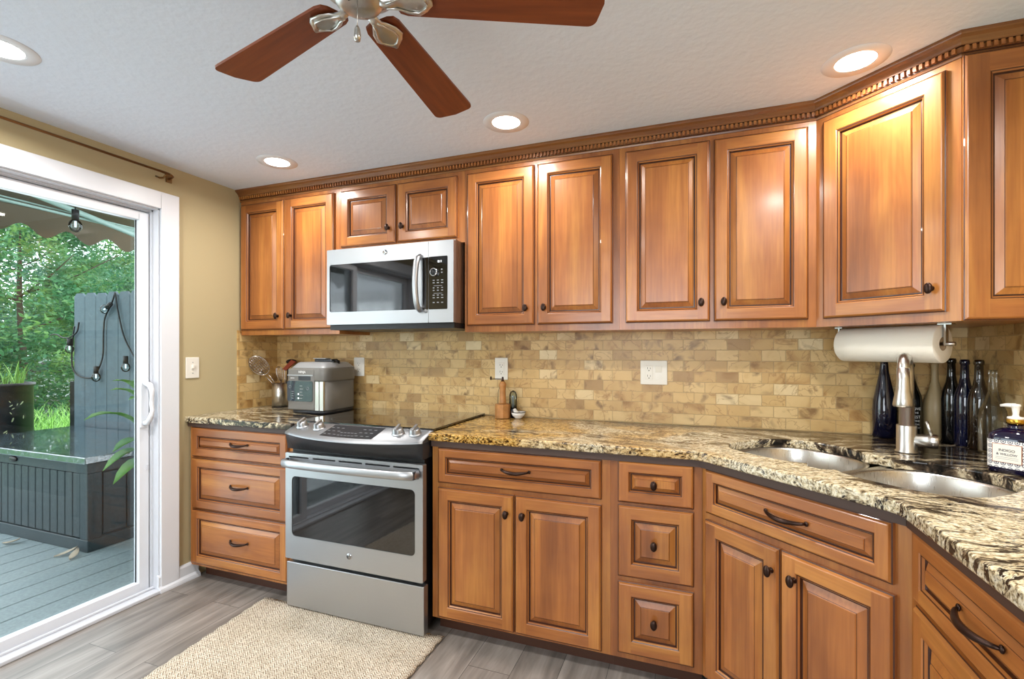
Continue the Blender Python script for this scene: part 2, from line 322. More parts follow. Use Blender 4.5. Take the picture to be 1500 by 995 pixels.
def labelpat():
    t = NT('blue_lattice_label'); v = t.n('ShaderNodeTexVoronoi', feature='F1', distance='EUCLIDEAN'); v.inputs['Randomness'].default_value = 0; v.inputs['Scale'].default_value = 1
    t.l(t.coord('UV', scale=(62, 62, 62)), v.inputs['Vector'])
    r = t.ramp(v.outputs['Distance'], [(.12, lin('#4a4f63')), (.17, lin('#e6e4df')), (.24, lin('#e6e4df')), (.29, lin('#4a4f63')), (.37, lin('#4a4f63')), (.42, lin('#e6e4df'))])
    t.l(r.outputs[0], t.b.inputs['Base Color']); t.b.inputs['Roughness'].default_value = .4; return t.m
M['lattice'] = labelpat()

# ------------------------------------------------------------------ mesh helpers
class MB:
    def __init__(s): s.v = []; s.f = []; s.mi = []; s.sm = []; s.uv = {}
    def add(s, verts, faces, mi=0, smooth=False):
        b = len(s.v); s.v += [tuple(p) for p in verts]
        for f in faces: s.f.append(tuple(b+i for i in f)); s.mi.append(mi); s.sm.append(smooth)
        return s
    def box(s, x0, y0, z0, x1, y1, z1, mi=0):
        v = [(x, y, z) for z in (z0, z1) for y in (y0, y1) for x in (x0, x1)]
        return s.add(v, [(0,2,3,1), (4,5,7,6), (0,1,5,4), (2,6,7,3), (0,4,6,2), (1,3,7,5)], mi)
    def prism(s, poly, z0, z1, mi=0, smooth=False):
        """polygon in xy (counter-clockwise) from z0 to z1"""
        n = len(poly); v = [(x, y, z0) for x, y in poly]+[(x, y, z1) for x, y in poly]
        s.add(v, [tuple(range(n-1, -1, -1)), tuple(range(n, 2*n))], mi)
        return s.add(v, [(i, (i+1) % n, n+(i+1) % n, n+i) for i in range(n)], mi, smooth)
    def prism_axis(s, poly, a0, a1, axis, mi=0, smooth=False):
        n = len(poly)
        mk = {'x': lambda p, a: (a, p[0], p[1]), 'y': lambda p, a: (p[0], a, p[1])}[axis]
        v = [mk(p, a0) for p in poly]+[mk(p, a1) for p in poly]
        s.add(v, [tuple(range(n-1, -1, -1)), tuple(range(n, 2*n))], mi)
        return s.add(v, [(i, (i+1) % n, n+(i+1) % n, n+i) for i in range(n)], mi, smooth)
    def lathe(s, prof, c=(0, 0, 0), seg=32, mi=0, axis='z', smooth=True, cap=True):
        """prof: list of (radius, height)"""
        v = []
        for r, h in prof:
            for i in range(seg):
                a = 2*PI*i/seg; x, y = r*math.cos(a), r*math.sin(a)
                p = {'z': (x, y, h), 'y': (x, h, y), 'x': (h, x, y)}[axis]
                v.append((p[0]+c[0], p[1]+c[1], p[2]+c[2]))
        f = []
        for k in range(len(prof)-1):
            for i in range(seg): j = (i+1) % seg; f.append((k*seg+i, k*seg+j, (k+1)*seg+j, (k+1)*seg+i))
        s.add(v, f, mi, smooth)
        if cap:
            b = len(s.v)-len(v)
            for k, rev in ((0, True), (len(prof)-1, False)):
                if prof[k][0] > 1e-5:
                    ring = [b+k*seg+i for i in range(seg)]
                    s.f.append(tuple(reversed(ring)) if rev else tuple(ring)); s.mi.append(mi); s.sm.append(False)
        return s
    def tube(s, pts, r, seg=8, mi=0, cap=True, flat=1.0, up=None):
        pts = [Vector(p) for p in pts]; n = len(pts); rs = r if isinstance(r, (list, tuple)) else [r]*n
        t0 = (pts[1]-pts[0]).normalized(); ref = Vector(up) if up else (Vector((0, 0, 1)) if abs(t0.z) < .9 else Vector((1, 0, 0)))
        nrm = (ref-ref.dot(t0)*t0).normalized(); v = []
        for i, p in enumerate(pts):
            t = (pts[min(i+1, n-1)]-pts[max(i-1, 0)]).normalized(); nrm = (nrm-nrm.dot(t)*t).normalized(); bn = t.cross(nrm)
            for k in range(seg):
                a = 2*PI*k/seg; v.append(p+rs[i]*(math.cos(a)*flat*nrm+math.sin(a)*bn))
        f = [(k*seg+i, k*seg+(i+1) % seg, (k+1)*seg+(i+1) % seg, (k+1)*seg+i) for k in range(n-1) for i in range(seg)]
        if cap: f += [tuple(range(seg-1, -1, -1)), tuple(range((n-1)*seg, n*seg))]
        return s.add(v, f, mi, True)
    def ball(s, c, rx, ry, rz, seg=16, rings=10, mi=0):
        v = []; f = []
        for j in range(rings+1):
            th = PI*j/rings
            for i in range(seg):
                a = 2*PI*i/seg; v.append((c[0]+rx*math.sin(th)*math.cos(a), c[1]+ry*math.sin(th)*math.sin(a), c[2]-rz*math.cos(th)))
        for j in range(rings):
            for i in range(seg): k = (i+1) % seg; f.append((j*seg+i, j*seg+k, (j+1)*seg+k, (j+1)*seg+i))
        return s.add(v, f, mi, True)
    def build(s, name, mats, parent=None, loc=(0,0,0), rot=0, bevel=0, seg=2, clean=True, solid=0, subsurf=0):
        me = bpy.data.meshes.new(name); me.from_pydata(s.v, [], s.f)
        mats = mats if isinstance(mats, (list, tuple)) else [mats]
        for m in mats: me.materials.append(M[m] if isinstance(m, str) else m)
        me.polygons.foreach_set('material_index', s.mi); me.polygons.foreach_set('use_smooth', s.sm)
        if clean:
            bm = bmesh.new(); bm.from_mesh(me); bmesh.ops.remove_doubles(bm, verts=bm.verts, dist=1e-6)
            bmesh.ops.recalc_face_normals(bm, faces=bm.faces); bm.to_mesh(me); bm.free()
        me.update()
        o = bpy.data.objects.new(name, me); COL.objects.link(o); o.location = loc
        o.rotation_euler = rot if isinstance(rot, (tuple, list)) else (0, 0, rot)
        if parent: o.parent = parent
        if solid:
            m = o.modifiers.new('solid', 'SOLIDIFY'); m.thickness = solid; m.offset = 0
        if bevel:
            m = o.modifiers.new('bevel', 'BEVEL'); m.width = bevel; m.segments = seg; m.limit_method = 'ANGLE'; m.angle_limit = R(40)
            if seg > 1: m.harden_normals = False
        return o
def tag(o, label=None, cat=None, group=None, kind=None):
    if label: o['label'] = label
    if cat: o['category'] = cat
    if group: o['group'] = group
    if kind: o['kind'] = kind
    return o
def thing(name, loc, label, cat, rz=0, group=None, kind=None):
    o = bpy.data.objects.new(name, None); COL.objects.link(o); o.location = loc; o.rotation_euler = (0, 0, rz); o.empty_display_size = .05
    return tag(o, label, cat, group, kind)
def copy_tree(o, parent=None):
    kids = list(o.children); c = o.copy(); COL.objects.link(c); c.parent = parent
    for k in kids: copy_tree(k, c)
    return c
def lettering(txt, size, parent, loc, rot=(R(90), 0, 0), mat='greyink', name='lettering', depth=.0004, sx=1):
    cu = bpy.data.curves.new('txt', 'FONT'); cu.body = txt; cu.size = size; cu.extrude = depth; cu.align_x = 'CENTER'; cu.align_y = 'CENTER'
    tmp = bpy.data.objects.new('txt', cu); COL.objects.link(tmp); bpy.context.view_layer.update()
    me = bpy.data.meshes.new_from_object(tmp.evaluated_get(bpy.context.evaluated_depsgraph_get())); bpy.data.objects.remove(tmp); bpy.data.curves.remove(cu)
    me.materials.clear(); me.materials.append(M[mat]); me.name = name
    o = bpy.data.objects.new(name, me); COL.objects.link(o); o.location = loc; o.rotation_euler = rot; o.scale = (sx, 1, 1); o.parent = parent
    return o
def outline_slab(name, outer, holes, z0, z1, mats, parent=None, bevel=.006):
    """flat slab with holes, rounded edges, from a filled 2D curve"""
    cu = bpy.data.curves.new('c', 'CURVE'); cu.dimensions = '2D'; cu.fill_mode = 'BOTH'
    for pts in [outer]+holes:
        sp = cu.splines.new('POLY'); sp.points.add(len(pts)-1)
        for q, (x, y) in zip(sp.points, pts): q.co = (x, y, 0, 1)
        sp.use_cyclic_u = True
    th = (z1-z0)/2; cu.extrude = th-bevel; cu.bevel_depth = bevel; cu.bevel_resolution = 3; cu.offset = -bevel
    tmp = bpy.data.objects.new('c', cu); COL.objects.link(tmp); bpy.context.view_layer.update()
    me = bpy.data.meshes.new_from_object(tmp.evaluated_get(bpy.context.evaluated_depsgraph_get())); bpy.data.objects.remove(tmp); bpy.data.curves.remove(cu)
    for v in me.vertices: v.co.z += (z0+z1)/2
    me.materials.clear(); me.materials.append(M[mats])
    for p in me.polygons: p.use_smooth = False
    o = bpy.data.objects.new(name, me); COL.objects.link(o)
    if parent: o.parent = parent
    return o
def arc(cx, cy, r, a0, a1, n=8): return [(cx+r*math.cos(R(a0+(a1-a0)*i/n)), cy+r*math.sin(R(a0+(a1-a0)*i/n))) for i in range(n+1)]
def rrect(x0, y0, x1, y1, r, n=6): return arc(x1-r, y1-r, r, 0, 90, n)+arc(x0+r, y1-r, r, 90, 180, n)+arc(x0+r, y0+r, r, 180, 270, n)+arc(x1-r, y0+r, r, 270, 360, n)

# ------------------------------------------------------------------ room shell
tag(MB().box(-.14, YB-.1, -.1, W+.1, .1, 0).build('floor', 'floor'), kind='structure')
tag(MB().box(-.14, YB-.1, H, W+.1, .1, H+.1).build('ceiling', 'ceil'), kind='structure')
tag(MB().box(-.14, 0, 0, W+.1, .1, H).build('wall_back', 'wall'), kind='structure')
tag(MB().box(W, YB-.1, 0, W+.1, 0, H).build('wall_right', 'wall'), kind='structure')
DY0, DY1, DZ = -2.58, -.785, 2.035     # glass door opening
m = MB(); m.box(-.14, DY1, 0, 0, 0, H); m.box(-.14, DY0, DZ, 0, DY1, H); m.box(-.14, YB-.1, 0, 0, DY0, H)
tag(m.build('wall_left', 'wall'), kind='structure')
m = MB(); m.box(0, YB-.1, 0, .9, YB, H); m.box(3.1, YB-.1, 0, W, YB, H); m.box(.9, YB-.1, 0, 3.1, YB, .8); m.box(.9, YB-.1, 2.1, 3.1, YB, H)
tag(m.build('wall_rear', 'wall'), kind='structure')
wf = thing('added_window_1', (0, 0, 0), None, None, kind='structure')  # unseen window, added so fill light can come from behind
m = MB(); m.box(.86, YB-.02, .76, 3.14, YB+.02, .84); m.box(.86, YB-.02, 2.06, 3.14, YB+.02, 2.14); m.box(.86, YB-.02, .84, .94, YB+.02, 2.06); m.box(3.06, YB-.02, .84, 3.14, YB+.02, 2.06); m.box(1.96, YB-.05, .84, 2.04, YB, 2.06)
m.build('window_frame', 'white', wf); MB().box(.9, YB-.06, .8, 3.1, YB-.055, 2.1).build('glass_pane', 'pane', wf)
def baseboard(name, y0, y1):
    prof = [(0.001, 0), (.034, 0), (.034, .008), (.03, .02), (.018, .028), (.016, .03), (.016, .078), (.011, .088), (.001, .09)]
    m = MB(); v = [(x, y0, z) for x, z in prof]+[(x, y1, z) for x, z in prof]; n = len(prof)
    m.add(v, [tuple(range(n)), tuple(range(2*n-1, n-1, -1))]+[(i, i+n, (i+1) % n+n, (i+1) % n) for i in range(n)])
    return tag(m.build(name, 'white'), kind='structure')
baseboard('baseboard_left', -.796, -.575)
# sliding glass door
d = thing('door_1', (0, 0, 0), None, None, kind='structure')
m = MB()      # casing on the room side
m.box(0, DY1, 0.028, .02, DY1+.097, 2.125); m.box(0, DY0-.097, 0, .02, DY0, 2.125); m.box(0, DY0, DZ, .02, DY1, 2.125)
m.build('door_casing', 'white', d, bevel=.003)
m = MB()      # stepped jamb
for (xa, xb, e) in ((-.035, .005, .0), (-.05, -.035, .008), (-.14, -.05, .012)):
    m.box(xa, DY1-.006-e, 0, xb, DY1, DZ); m.box(xa, DY0, 0, xb, DY0+.006+e, DZ); m.box(xa, DY0, DZ-.006-e, xb, DY1, DZ)
m.build('door_jamb', 'vinyl', d)
m = MB(); m.box(-.14, DY0, 0, .03, DY1, .018); m.box(-.035, DY0, .018, -.02, DY1, .03); m.box(-.14, DY0, .018, -.13, DY1, .04)
m.build('door_sill', 'vinyl', d, bevel=.004)
def sash(y0, y1, xc, name):
    m = MB(); x0, x1 = xc-.02, xc+.02; zb, zt, w = .02, 2.012, .053
    m.box(x0, y0, zb, x1, y0+w, zt); m.box(x0, y1-w, zb, x1, y1, zt); m.box(x0, y0+w, zb, x1, y1-w, .068); m.box(x0, y0+w, zt-.045, x1, y1-w, zt)
    o = m.build(name, 'white', d, bevel=.003)
    MB().box(xc-.016, y0+w-.004, .06, xc-.009, y1-w+.004, zt-.04).build('glass_pane', 'pane', o)
    g = MB()
    for a, b in ((y0+w, y0+w+.004), (y1-w-.004, y1-w)): g.box(xc-.009, a, .068, xc-.004, b, zt-.045)
    g.build('glazing_gasket', 'blackmetal', o)
    return o
s1 = sash(-1.70, -.797, -.07, 'sliding_panel'); sash(-2.57, -1.64, -.115, 'fixed_panel')
m = MB(); yh = -.828
m.tube([(-.046, yh, .90), (-.02, yh, .905), (.004, yh, .935), (.010, yh+.004, .97), (.000, yh+.006, 1.0), (.006, yh+.004, 1.04), (.012, yh, 1.075), (.0, yh, 1.10), (-.046, yh, 1.115)], [.014, .014, .012, .011, .011, .011, .012, .014, .014], 10)
m.box(-.05, yh-.018, .88, -.042, yh+.018, 1.13)
m.build('door_handle', 'white', s1)
MB().box(-.05, -.818, .65, -.045, -.806, .68).build('latch_plate', 'vinyl', s1)

# wall switch on the left wall
def plate(name, loc, rz, w, h, label, kind):
    t = thing(name, loc, label, 'outlet' if 'outlet' in name else 'light switch', rz)
    MB().box(-w/2, -.007, -h/2, w/2, 0, h/2).build('cover_plate', 'plast', t, bevel=.003)
    def recept(cx, par):
        m = MB(); m.box(cx-.017, -.009, -.035, cx+.017, -.006, .035); r = m.build('receptacle', 'plast', par, bevel=.001)
        m = MB()
        for z in (.019, -.019):
            m.box(cx-.008, -.0095, z-.002, cx-.006, -.0085, z+.008); m.box(cx+.006, -.0095, z-.002, cx+.008, -.0085, z+.006)
            m.lathe([(0.0001, -.0095), (.0025, -.0095), (.0025, -.0085)], (cx, 0, z-.009), 12, axis='y')
        m.build('slot', 'slot', r)
    if kind == 'outlet': recept(0, t)
    if kind == 'combo':
        recept(-.023, t); MB().prism_axis([(-.009, -.033), (-.007, 0), (-.012, .033), (-.004, .033), (-.004, -.033)], .007, .039, 'x').build('rocker', 'plast', t)
    if kind == 'rocker':
        MB().box(-.006, -.016, -.004, .006, -.005, .016).build('toggle', 'plast', t, bevel=.002)
        for z in (.03, -.03): MB().lathe([(.0001, -.0078), (.003, -.0078), (.003, -.006)], (0, 0, z), 10, axis='y').build('screw', 'greyink', t)
    return t
plate('light_switch', (0.0, -.603, 1.185), R(90), .078, .118, 'white single wall switch on the tan wall beside the glass door', 'rocker')

# backsplash
def backsplash():
    th = .01; me = bpy.data.meshes.new('tile_backsplash'); bm = bmesh.new(); uvl = bm.loops.layers.uv.new('UVMap')
    def quad(ps, uvs):
        f = bm.faces.new([bm.verts.new(p) for p in ps])
        for l, q in zip(f.loops, uvs): l[uvl].uv = q
    z0, z1 = ZC+.001, UZ+.03
    def wallrun(a, b, n, off):
        L = math.hypot(b[0]-a[0], b[1]-a[1]); A = (a[0]+n[0]*th, a[1]+n[1]*th); B = (b[0]+n[0]*th, b[1]+n[1]*th)
        quad([(A[0], A[1], z0), (B[0], B[1], z0), (B[0], B[1], z1), (A[0], A[1], z1)], [(off, z0), (off+L, z0), (off+L, z1), (off, z1)])
        quad([(a[0], a[1], z0), (A[0], A[1], z0), (A[0], A[1], z1), (a[0], a[1], z1)], [(off, z0), (off+th, z0), (off+th, z1), (off, z1)])
        quad([(B[0], B[1], z0), (b[0], b[1], z0), (b[0], b[1], z1), (B[0], B[1], z1)], [(off, z0), (off+th, z0), (off+th, z1), (off, z1)])
        quad([(a[0], a[1], z0), (b[0], b[1], z0), (B[0], B[1], z0), (A[0], A[1], z0)], [(off, z0)]*4)
        quad([(a[0], a[1], z1), (A[0], A[1], z1), (B[0], B[1], z1), (b[0], b[1], z1)], [(off, z1)]*4)
    e = .0005
    wallrun((e, -.315), (e, -e), (1, 0), -.315); wallrun((e, -e), (W-e, -e), (0, -1), 0); wallrun((W-e, -e), (W-e, -2.2), (-1, 0), W)
    bmesh.ops.recalc_face_normals(bm, faces=bm.faces); bm.to_mesh(me); bm.free(); me.materials.append(M['tile'])
    o = bpy.data.objects.new('tile_backsplash', me); COL.objects.link(o)
    tag(o, 'tumbled cream and brown marble brick tile backsplash above the granite', 'backsplash')
backsplash()
plate('wall_outlet', (.688, -.0105, 1.180), 0, .078, .118, 'white wall outlet partly hidden behind the pressure cooker', 'outlet')
plate('wall_outlet', (1.653, -.0105, 1.180), 0, .078, .124, 'white wall outlet on the tiles right behind the pepper mill', 'outlet')
plate('wall_outlet', (2.477, -.0105, 1.172), 0, .130, .122, 'wide white plate combining an outlet and a rocker switch', 'combo')

# ------------------------------------------------------------------ cabinets
def panel_front(x0, z0, w, h, fw, name, parent, th=.02, horiz=False, yf=0):
    """raised-panel door or drawer front, back face on y=yf, facing -y"""
    m = MB(); X1, Z1 = x0+w, z0+h
    def ring(i, d): return [(x0+i, yf-d, z0+i), (X1-i, yf-d, z0+i), (X1-i, yf-d, Z1-i), (x0+i, yf-d, Z1-i)]
    def band(a, b, mis):
        A, B = ring(*a), ring(*b)
        for k in range(4): m.add([A[k], A[(k+1) % 4], B[(k+1) % 4], B[k]], [(0, 1, 2, 3)], mis[k % len(mis)])
    V, Hh, P, G = 0, 1, 2, 3       # vertical grain, horizontal grain, panel, glaze
    e = [Hh, V, Hh, V]
    m.add(ring(0, 0), [(3, 2, 1, 0)], V)
    band((0, 0), (0, th*.55), e); band((0, th*.55), (.003, th*.62), [G]); band((.003, th*.62), (.007, th*.93), e); band((.007, th*.93), (.010, th), e)
    i, o_ = .010, fw-.006
    a, b = x0+i, X1-i; c, dd = x0+o_, X1-o_; z_a, z_b = z0+i, Z1-i; z_c, z_d = z0+o_, Z1-o_; y = yf-th
    m.add([(a, y, z_a), (c, y, z_a), (c, y, z_b), (a, y, z_b)], [(0, 1, 2, 3)], V)
    m.add([(dd, y, z_a), (b, y, z_a), (b, y, z_b), (dd, y, z_b)], [(0, 1, 2, 3)], V)
    m.add([(c, y, z_a), (dd, y, z_a), (dd, y, z_c), (c, y, z_c)], [(0, 1, 2, 3)], Hh)
    m.add([(c, y, z_d), (dd, y, z_d), (dd, y, z_b), (c, y, z_b)], [(0, 1, 2, 3)], Hh)
    k = min(1.0, (min(w, h)/2-fw)/.055)
    band((o_, th), (fw-.003, th*.86), e); band((fw-.003, th*.86), (fw, th*.80), [G]); band((fw, th*.80), (fw+.004*k, th*.55), e)
    band((fw+.004*k, th*.55), (fw+.006*k, th*.30), [G]); band((fw+.006*k, th*.30), (fw+.010*k, th*.30), [G])
    pe = [P]
    band((fw+.010*k, th*.30), (fw+.030*k, th*.78), pe); band((fw+.030*k, th*.78), (fw+.0315*k, th*.80), [G]); band((fw+.0315*k, th*.80), (fw+.034*k, th*.92), pe)
    m.add(ring(fw+.034*k, th*.92), [(0, 1, 2, 3)], P)
    mats = ['wv', 'wh', 'ph' if horiz else 'pv', 'glaze']
    return m.build(name, mats, parent)
def knob(parent, x, z, y=-.02, name='knob'):
    m = MB(); m.lathe([(.009, 0), (.009, -.002), (.005, -.006), (.005, -.014), (.009, -.018)], (x, y, z), 16, axis='y')
    m.ball((x, y-.021, z), .0125, .0070, .0185, 18, 10)
    return m.build(name, 'bronze', parent)
def pull(parent, x, z, L=.122, y=-.02, name='drawer_pull'):
    m = MB(); pts = []; rs = []
    for i in range(17):
        u = i/16; s = math.sin(PI*u); pts.append((x-L/2+L*u, y-.004-.024*s**.7, z-.006*math.sin(PI*u))); rs.append(.0035+.0045*math.sin(PI*u)**.8)
    m.tube(pts, rs, 10, flat=1.0)
    for sx in (-1, 1): m.ball((x+sx*L/2, y-.003, z), .007, .004, .0075, 12, 6)
    return m.build(name, 'bronze', parent)
def cab(name, loc, rz, label, cat='cabinet', group=None): return thing(name, loc, label, cat, rz, group)
ZB, ZT = .08, .876
# left drawer base
c = cab('drawer_base_cabinet', (0, FY, 0), 0, 'cherry three-drawer base cabinet between the tan wall and the range')
MB().box(.008, 0, ZB, .762, .60, ZT).build('cabinet_body', ['wv'], c)
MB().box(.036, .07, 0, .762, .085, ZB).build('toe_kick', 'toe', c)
for z0, z1, zp in ((.692, .855, .783), (.404, .684, .556), (.097, .397, .262)):
    f = panel_front(.034, z0, .69, z1-z0, .050, 'drawer', c, horiz=True); pull(f, .399, zp)
# base right of range
c = cab('base_cabinet', (1.556, FY, 0), 0, 'cherry base cabinet with one wide drawer over two doors, right of the range')
MB().box(0, 0, ZB, .797, .60, ZT).build('cabinet_body', ['wv'], c)
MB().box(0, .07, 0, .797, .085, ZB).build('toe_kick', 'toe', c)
f = panel_front(.033, .693, .731, .156, .043, 'drawer', c, horiz=True); pull(f, .405, .778)
f = panel_front(.033, .092, .362, .580, .056, 'door', c); knob(f, .365, .594)
f = panel_front(.401, .092, .363, .580, .056, 'door', c); knob(f, .438, .594)
# narrow stack
c = cab('narrow_drawer_cabinet', (2.3535, FY, 0), 0, 'narrow cherry stack of three square drawers with oval knobs')
MB().box(0, 0, ZB, .338, .60, ZT).build('cabinet_body', ['wv'], c)
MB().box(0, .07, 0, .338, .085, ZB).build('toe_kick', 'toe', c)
for z0, z1, zp in ((.693, .855, .774), (.404, .683, .545), (.106, .385, .249)):
    f = panel_front(.030, z0, .279, z1-z0, .056 if z1-z0 > .2 else .046, 'drawer', c, horiz=False); knob(f, .1665, zp)
# sink cabinet, 45 degrees
SL = .664
c = cab('sink_base_cabinet', (2.692, FY, 0), R(-45), 'cherry corner sink cabinet set at an angle under the double sink')
m = MB(); m.box(.0005, 0, ZB, SL-.0005, .02, ZT)
m.build('face_frame', ['wv'], c)
m = MB(); m.box(.02, .06, ZB, SL-.02, .62, ZB+.018); m.build('cabinet_floor', 'wh', c)
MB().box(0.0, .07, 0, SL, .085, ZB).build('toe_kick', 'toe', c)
f = panel_front(.026, .693, .602, .158, .043, 'false_drawer_front', c, horiz=True); pull(f, .345, .777, .132)
f = panel_front(.024, .092, .296, .576, .056, 'door', c); knob(f, .296, .595)
f = panel_front(.324, .092, .308, .576, .056, 'door', c); knob(f, .372, .596)
# right run
RX, RY = 3.161, -1.085
c = cab('right_base_cabinet', (RX, RY, 0), R(-90), 'cherry base cabinet on the right run with a long dark pull on its drawer')
MB().box(.0005, 0, ZB, 1.1, .57, ZT).build('cabinet_body', ['wv'], c)
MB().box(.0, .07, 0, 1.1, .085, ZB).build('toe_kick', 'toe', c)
f = panel_front(.055, .695, .50, .162, .043, 'drawer', c, horiz=True); pull(f, .345, .785, .14)
f = panel_front(.055, .092, .50, .592, .056, 'door', c)
f = panel_front(.575, .695, .50, .162, .043, 'drawer', c, horiz=True); f = panel_front(.575, .092, .50, .592, .056, 'door', c)

# wall cabinets
UT = 2.214; DB, DT = 1.409, 2.187
def upper(x0, x1, doors, label, zb=UZ, db=DB, fw=.056, knobz=1.49):
    c = cab('wall_cabinet', (x0, UY, 0), 0, label)
    MB().box(0, 0, zb, x1-x0-.0005, .279, UT).build('cabinet_body', ['wv'], c)
    for a, b, kx in doors:
        f = panel_front(a-x0, db, b-a, DT-db, fw, 'door', c)
        if kx: knob(f, kx-x0, knobz)
    return c
upper(.006, .766, ((.020, .366, .326), (.377, .735, .425)), 'cherry two-door wall cabinet against the tan wall, left of the microwave')
upper(.766, 1.560, ((.784, 1.149, 1.110), (1.163, 1.521, 1.198)), 'short cherry two-door wall cabinet directly above the microwave', zb=1.842, db=1.868, knobz=1.95)
upper(1.560, 2.345, ((1.577, 1.938, 1.898), (1.954, 2.315, 1.991)), 'cherry two-door wall cabinet just right of the microwave')
upper(2.345, 3.126, ((2.373, 2.729, 2.693), (2.744, 3.096, 2.782)), 'cherry two-door wall cabinet between the microwave side and the angled corner cabinet')
c = cab('corner_wall_cabinet', (3.126, UY, 0), R(-45), 'angled cherry corner wall cabinet with a single door above the faucet')
A, B = (3.126, -.29), (3.453, -.617)
m = MB(); poly = [A, B, (W-.011, -.617), (W-.011, -.011), (3.1265, -.011)]
mi = Matrix.Rotation(R(45), 2)
def toloc(p): q = mi @ Vector((p[0]-A[0], p[1]-A[1])); return (q.x, q.y)
m.prism([toloc(p) for p in poly], UZ, UT); m.build('cabinet_body', ['wv'], c)
f = panel_front(.034, DB, .394, DT-DB, .060, 'door', c); knob(f, .393, 1.487)
# decorated end panel, facing the room (world -y)
ep = MB()
pan = panel_front(0, UZ+.001, .270, UT-UZ-.002, .068, 'end_panel', c, th=.014)
pan.location = (*toloc((B[0]+.002, B[1]-.001)), 0); pan.rotation_euler = (0, 0, R(45))

# crown moulding with dentils
def crown():
    path = [(0.002, UY), (3.126, UY), B, (W-.002, -.617)]
    zb = UT-.004; Hc = H-zb
    prof = [(0, zb), (.004, zb), (.006, zb+.006), (.004, zb+.010), (.004, zb+.012), (.0065, zb+.013), (.0065, zb+.031), (.0150, zb+.032), (.015, zb+.036), (.018, zb+.041), (.026, zb+.050), (.036, zb+.056), (.038, zb+.060), (.038, H-.0005), (0, H-.0005)]
    prof = [(p[0], min(p[1], H-.0005)) for p in prof]
    def normal(a, b): d_ = Vector((b[0]-a[0], b[1]-a[1])).normalized(); return Vector((d_.y, -d_.x))
    ns = [normal(path[i], path[i+1]) for i in range(3)]
    dirs = [ns[0], (ns[0]+ns[1])/(1+ns[0].dot(ns[1])), (ns[1]+ns[2])/(1+ns[1].dot(ns[2])), ns[2]]
    v = [(p[0]+d_.x*o, p[1]+d_.y*o, z) for p, d_ in zip(path, dirs) for o, z in prof]; n = len(prof)
    m = MB(); m.add(v, [tuple(range(n)), tuple(range(4*n-1, 3*n-1, -1))])
    b0 = len(m.v)
    for k in range(3):
        for i in range(n):
            m.add([v[k*n+i], v[k*n+(i+1) % n], v[(k+1)*n+(i+1) % n], v[(k+1)*n+i]], [(0, 1, 2, 3)], 1 if i in (3, 4, 6) else 0)
    cr = m.build('crown_moulding', ['crown', 'glaze']); tag(cr, 'dark cherry crown moulding with dentil band along the tops of all the wall cabinets', 'moulding')
    m = MB(); pitch = .0175
    for i in range(3):
        a = Vector(path[i]); b = Vector(path[i+1]); L = (b-a).length; t_ = (b-a)/L; nn = ns[i]; k = int(L/pitch); st = (L-k*pitch)/2
        for j in range(k):
            p = a+t_*(st+j*pitch+.003); o0, o1 = .006, .0165; w_ = .0095
            q = [p+nn*o0, p+t_*w_+nn*o0, p+t_*w_+nn*o1, p+nn*o1]
            m.add([(w.x, w.y, zb+.014) for w in q]+[(w.x, w.y, zb+.0300) for w in q], [(3,2,1,0), (4,5,6,7), (0,1,5,4), (1,2,6,5), (2,3,7,6), (3,0,4,7)])
    tag(m.build('dentil_band', 'dent', cr), kind='stuff')
crown()

# ------------------------------------------------------------------ worktops
def ofs(poly): return poly
ws = thing('granite_countertop', (0, 0, 0), 'short black and cream granite countertop left of the range under the pressure cooker', 'countertop')
m_ = outline_slab('granite_slab', [(.001, -.011), (.001, -.645), (.766, -.650), (.766, -.011)], [], .880, ZC, 'granite', ws)
MB().box(.006, -.632, .858, .762, -.6165, .880).build('shade_strip', 'edge', ws)  # painted shade under the granite overhang
# corner outline:  diag frame origin O, e along the diagonal, n into the corner
O = Vector((2.692, FY)); ev = Vector((.7071, -.7071)); nv = Vector((.7071, .7071))
def D(s, t_): q = O+ev*s+nv*t_; return (q.x, q.y)
c1 = (2.692-.0125, FY-.031); c2 = (3.161-.031, -1.085-.0125)
c1b, c2b = D(-.0125, -.031), D(SL+.0125, -.031)
def smoothcorner(p0, p1, p2, r=.035, n=6):
    a = Vector(p1)+(Vector(p0)-Vector(p1)).normalized()*r; b = Vector(p1)+(Vector(p2)-Vector(p1)).normalized()*r
    return [tuple((1-u)**2*a+2*u*(1-u)*Vector(p1)+u*u*b) for u in [i/n for i in range(n+1)]]
F1 = (1.552, -.6465); F2 = (2.6792, -.6465); F3 = (3.130, -1.0972); F4 = (3.130, -2.2)
outer = [(1.552, -.011), F1]+smoothcorner(F1, F2, F3)+smoothcorner(F2, F3, F4)+[F4, (W-.011, -2.2), (W-.011, -.011)]
def bowl_outline(s0, s1, t0, t1, back, n=64, e=3.0, grow=0):
    cs, ct = (s0+s1)/2, (t0+t1)/2; a, b = (s1-s0)/2+grow, (t1-t0)/2+grow; out = []
    for i in range(n):
        th = 2*PI*i/n; c_, s_ = math.cos(th), math.sin(th)
        ee = e if s_ < 0 else 2.4
        out.append((cs+a*abs(c_)**(2/ee)*(1 if c_ > 0 else -1), ct+b*abs(s_)**(2/ee)*(1 if s_ > 0 else -1)))
    return out
BL = (-.06, .335, .115, .535); BR = (.350, .735, .115, .535)
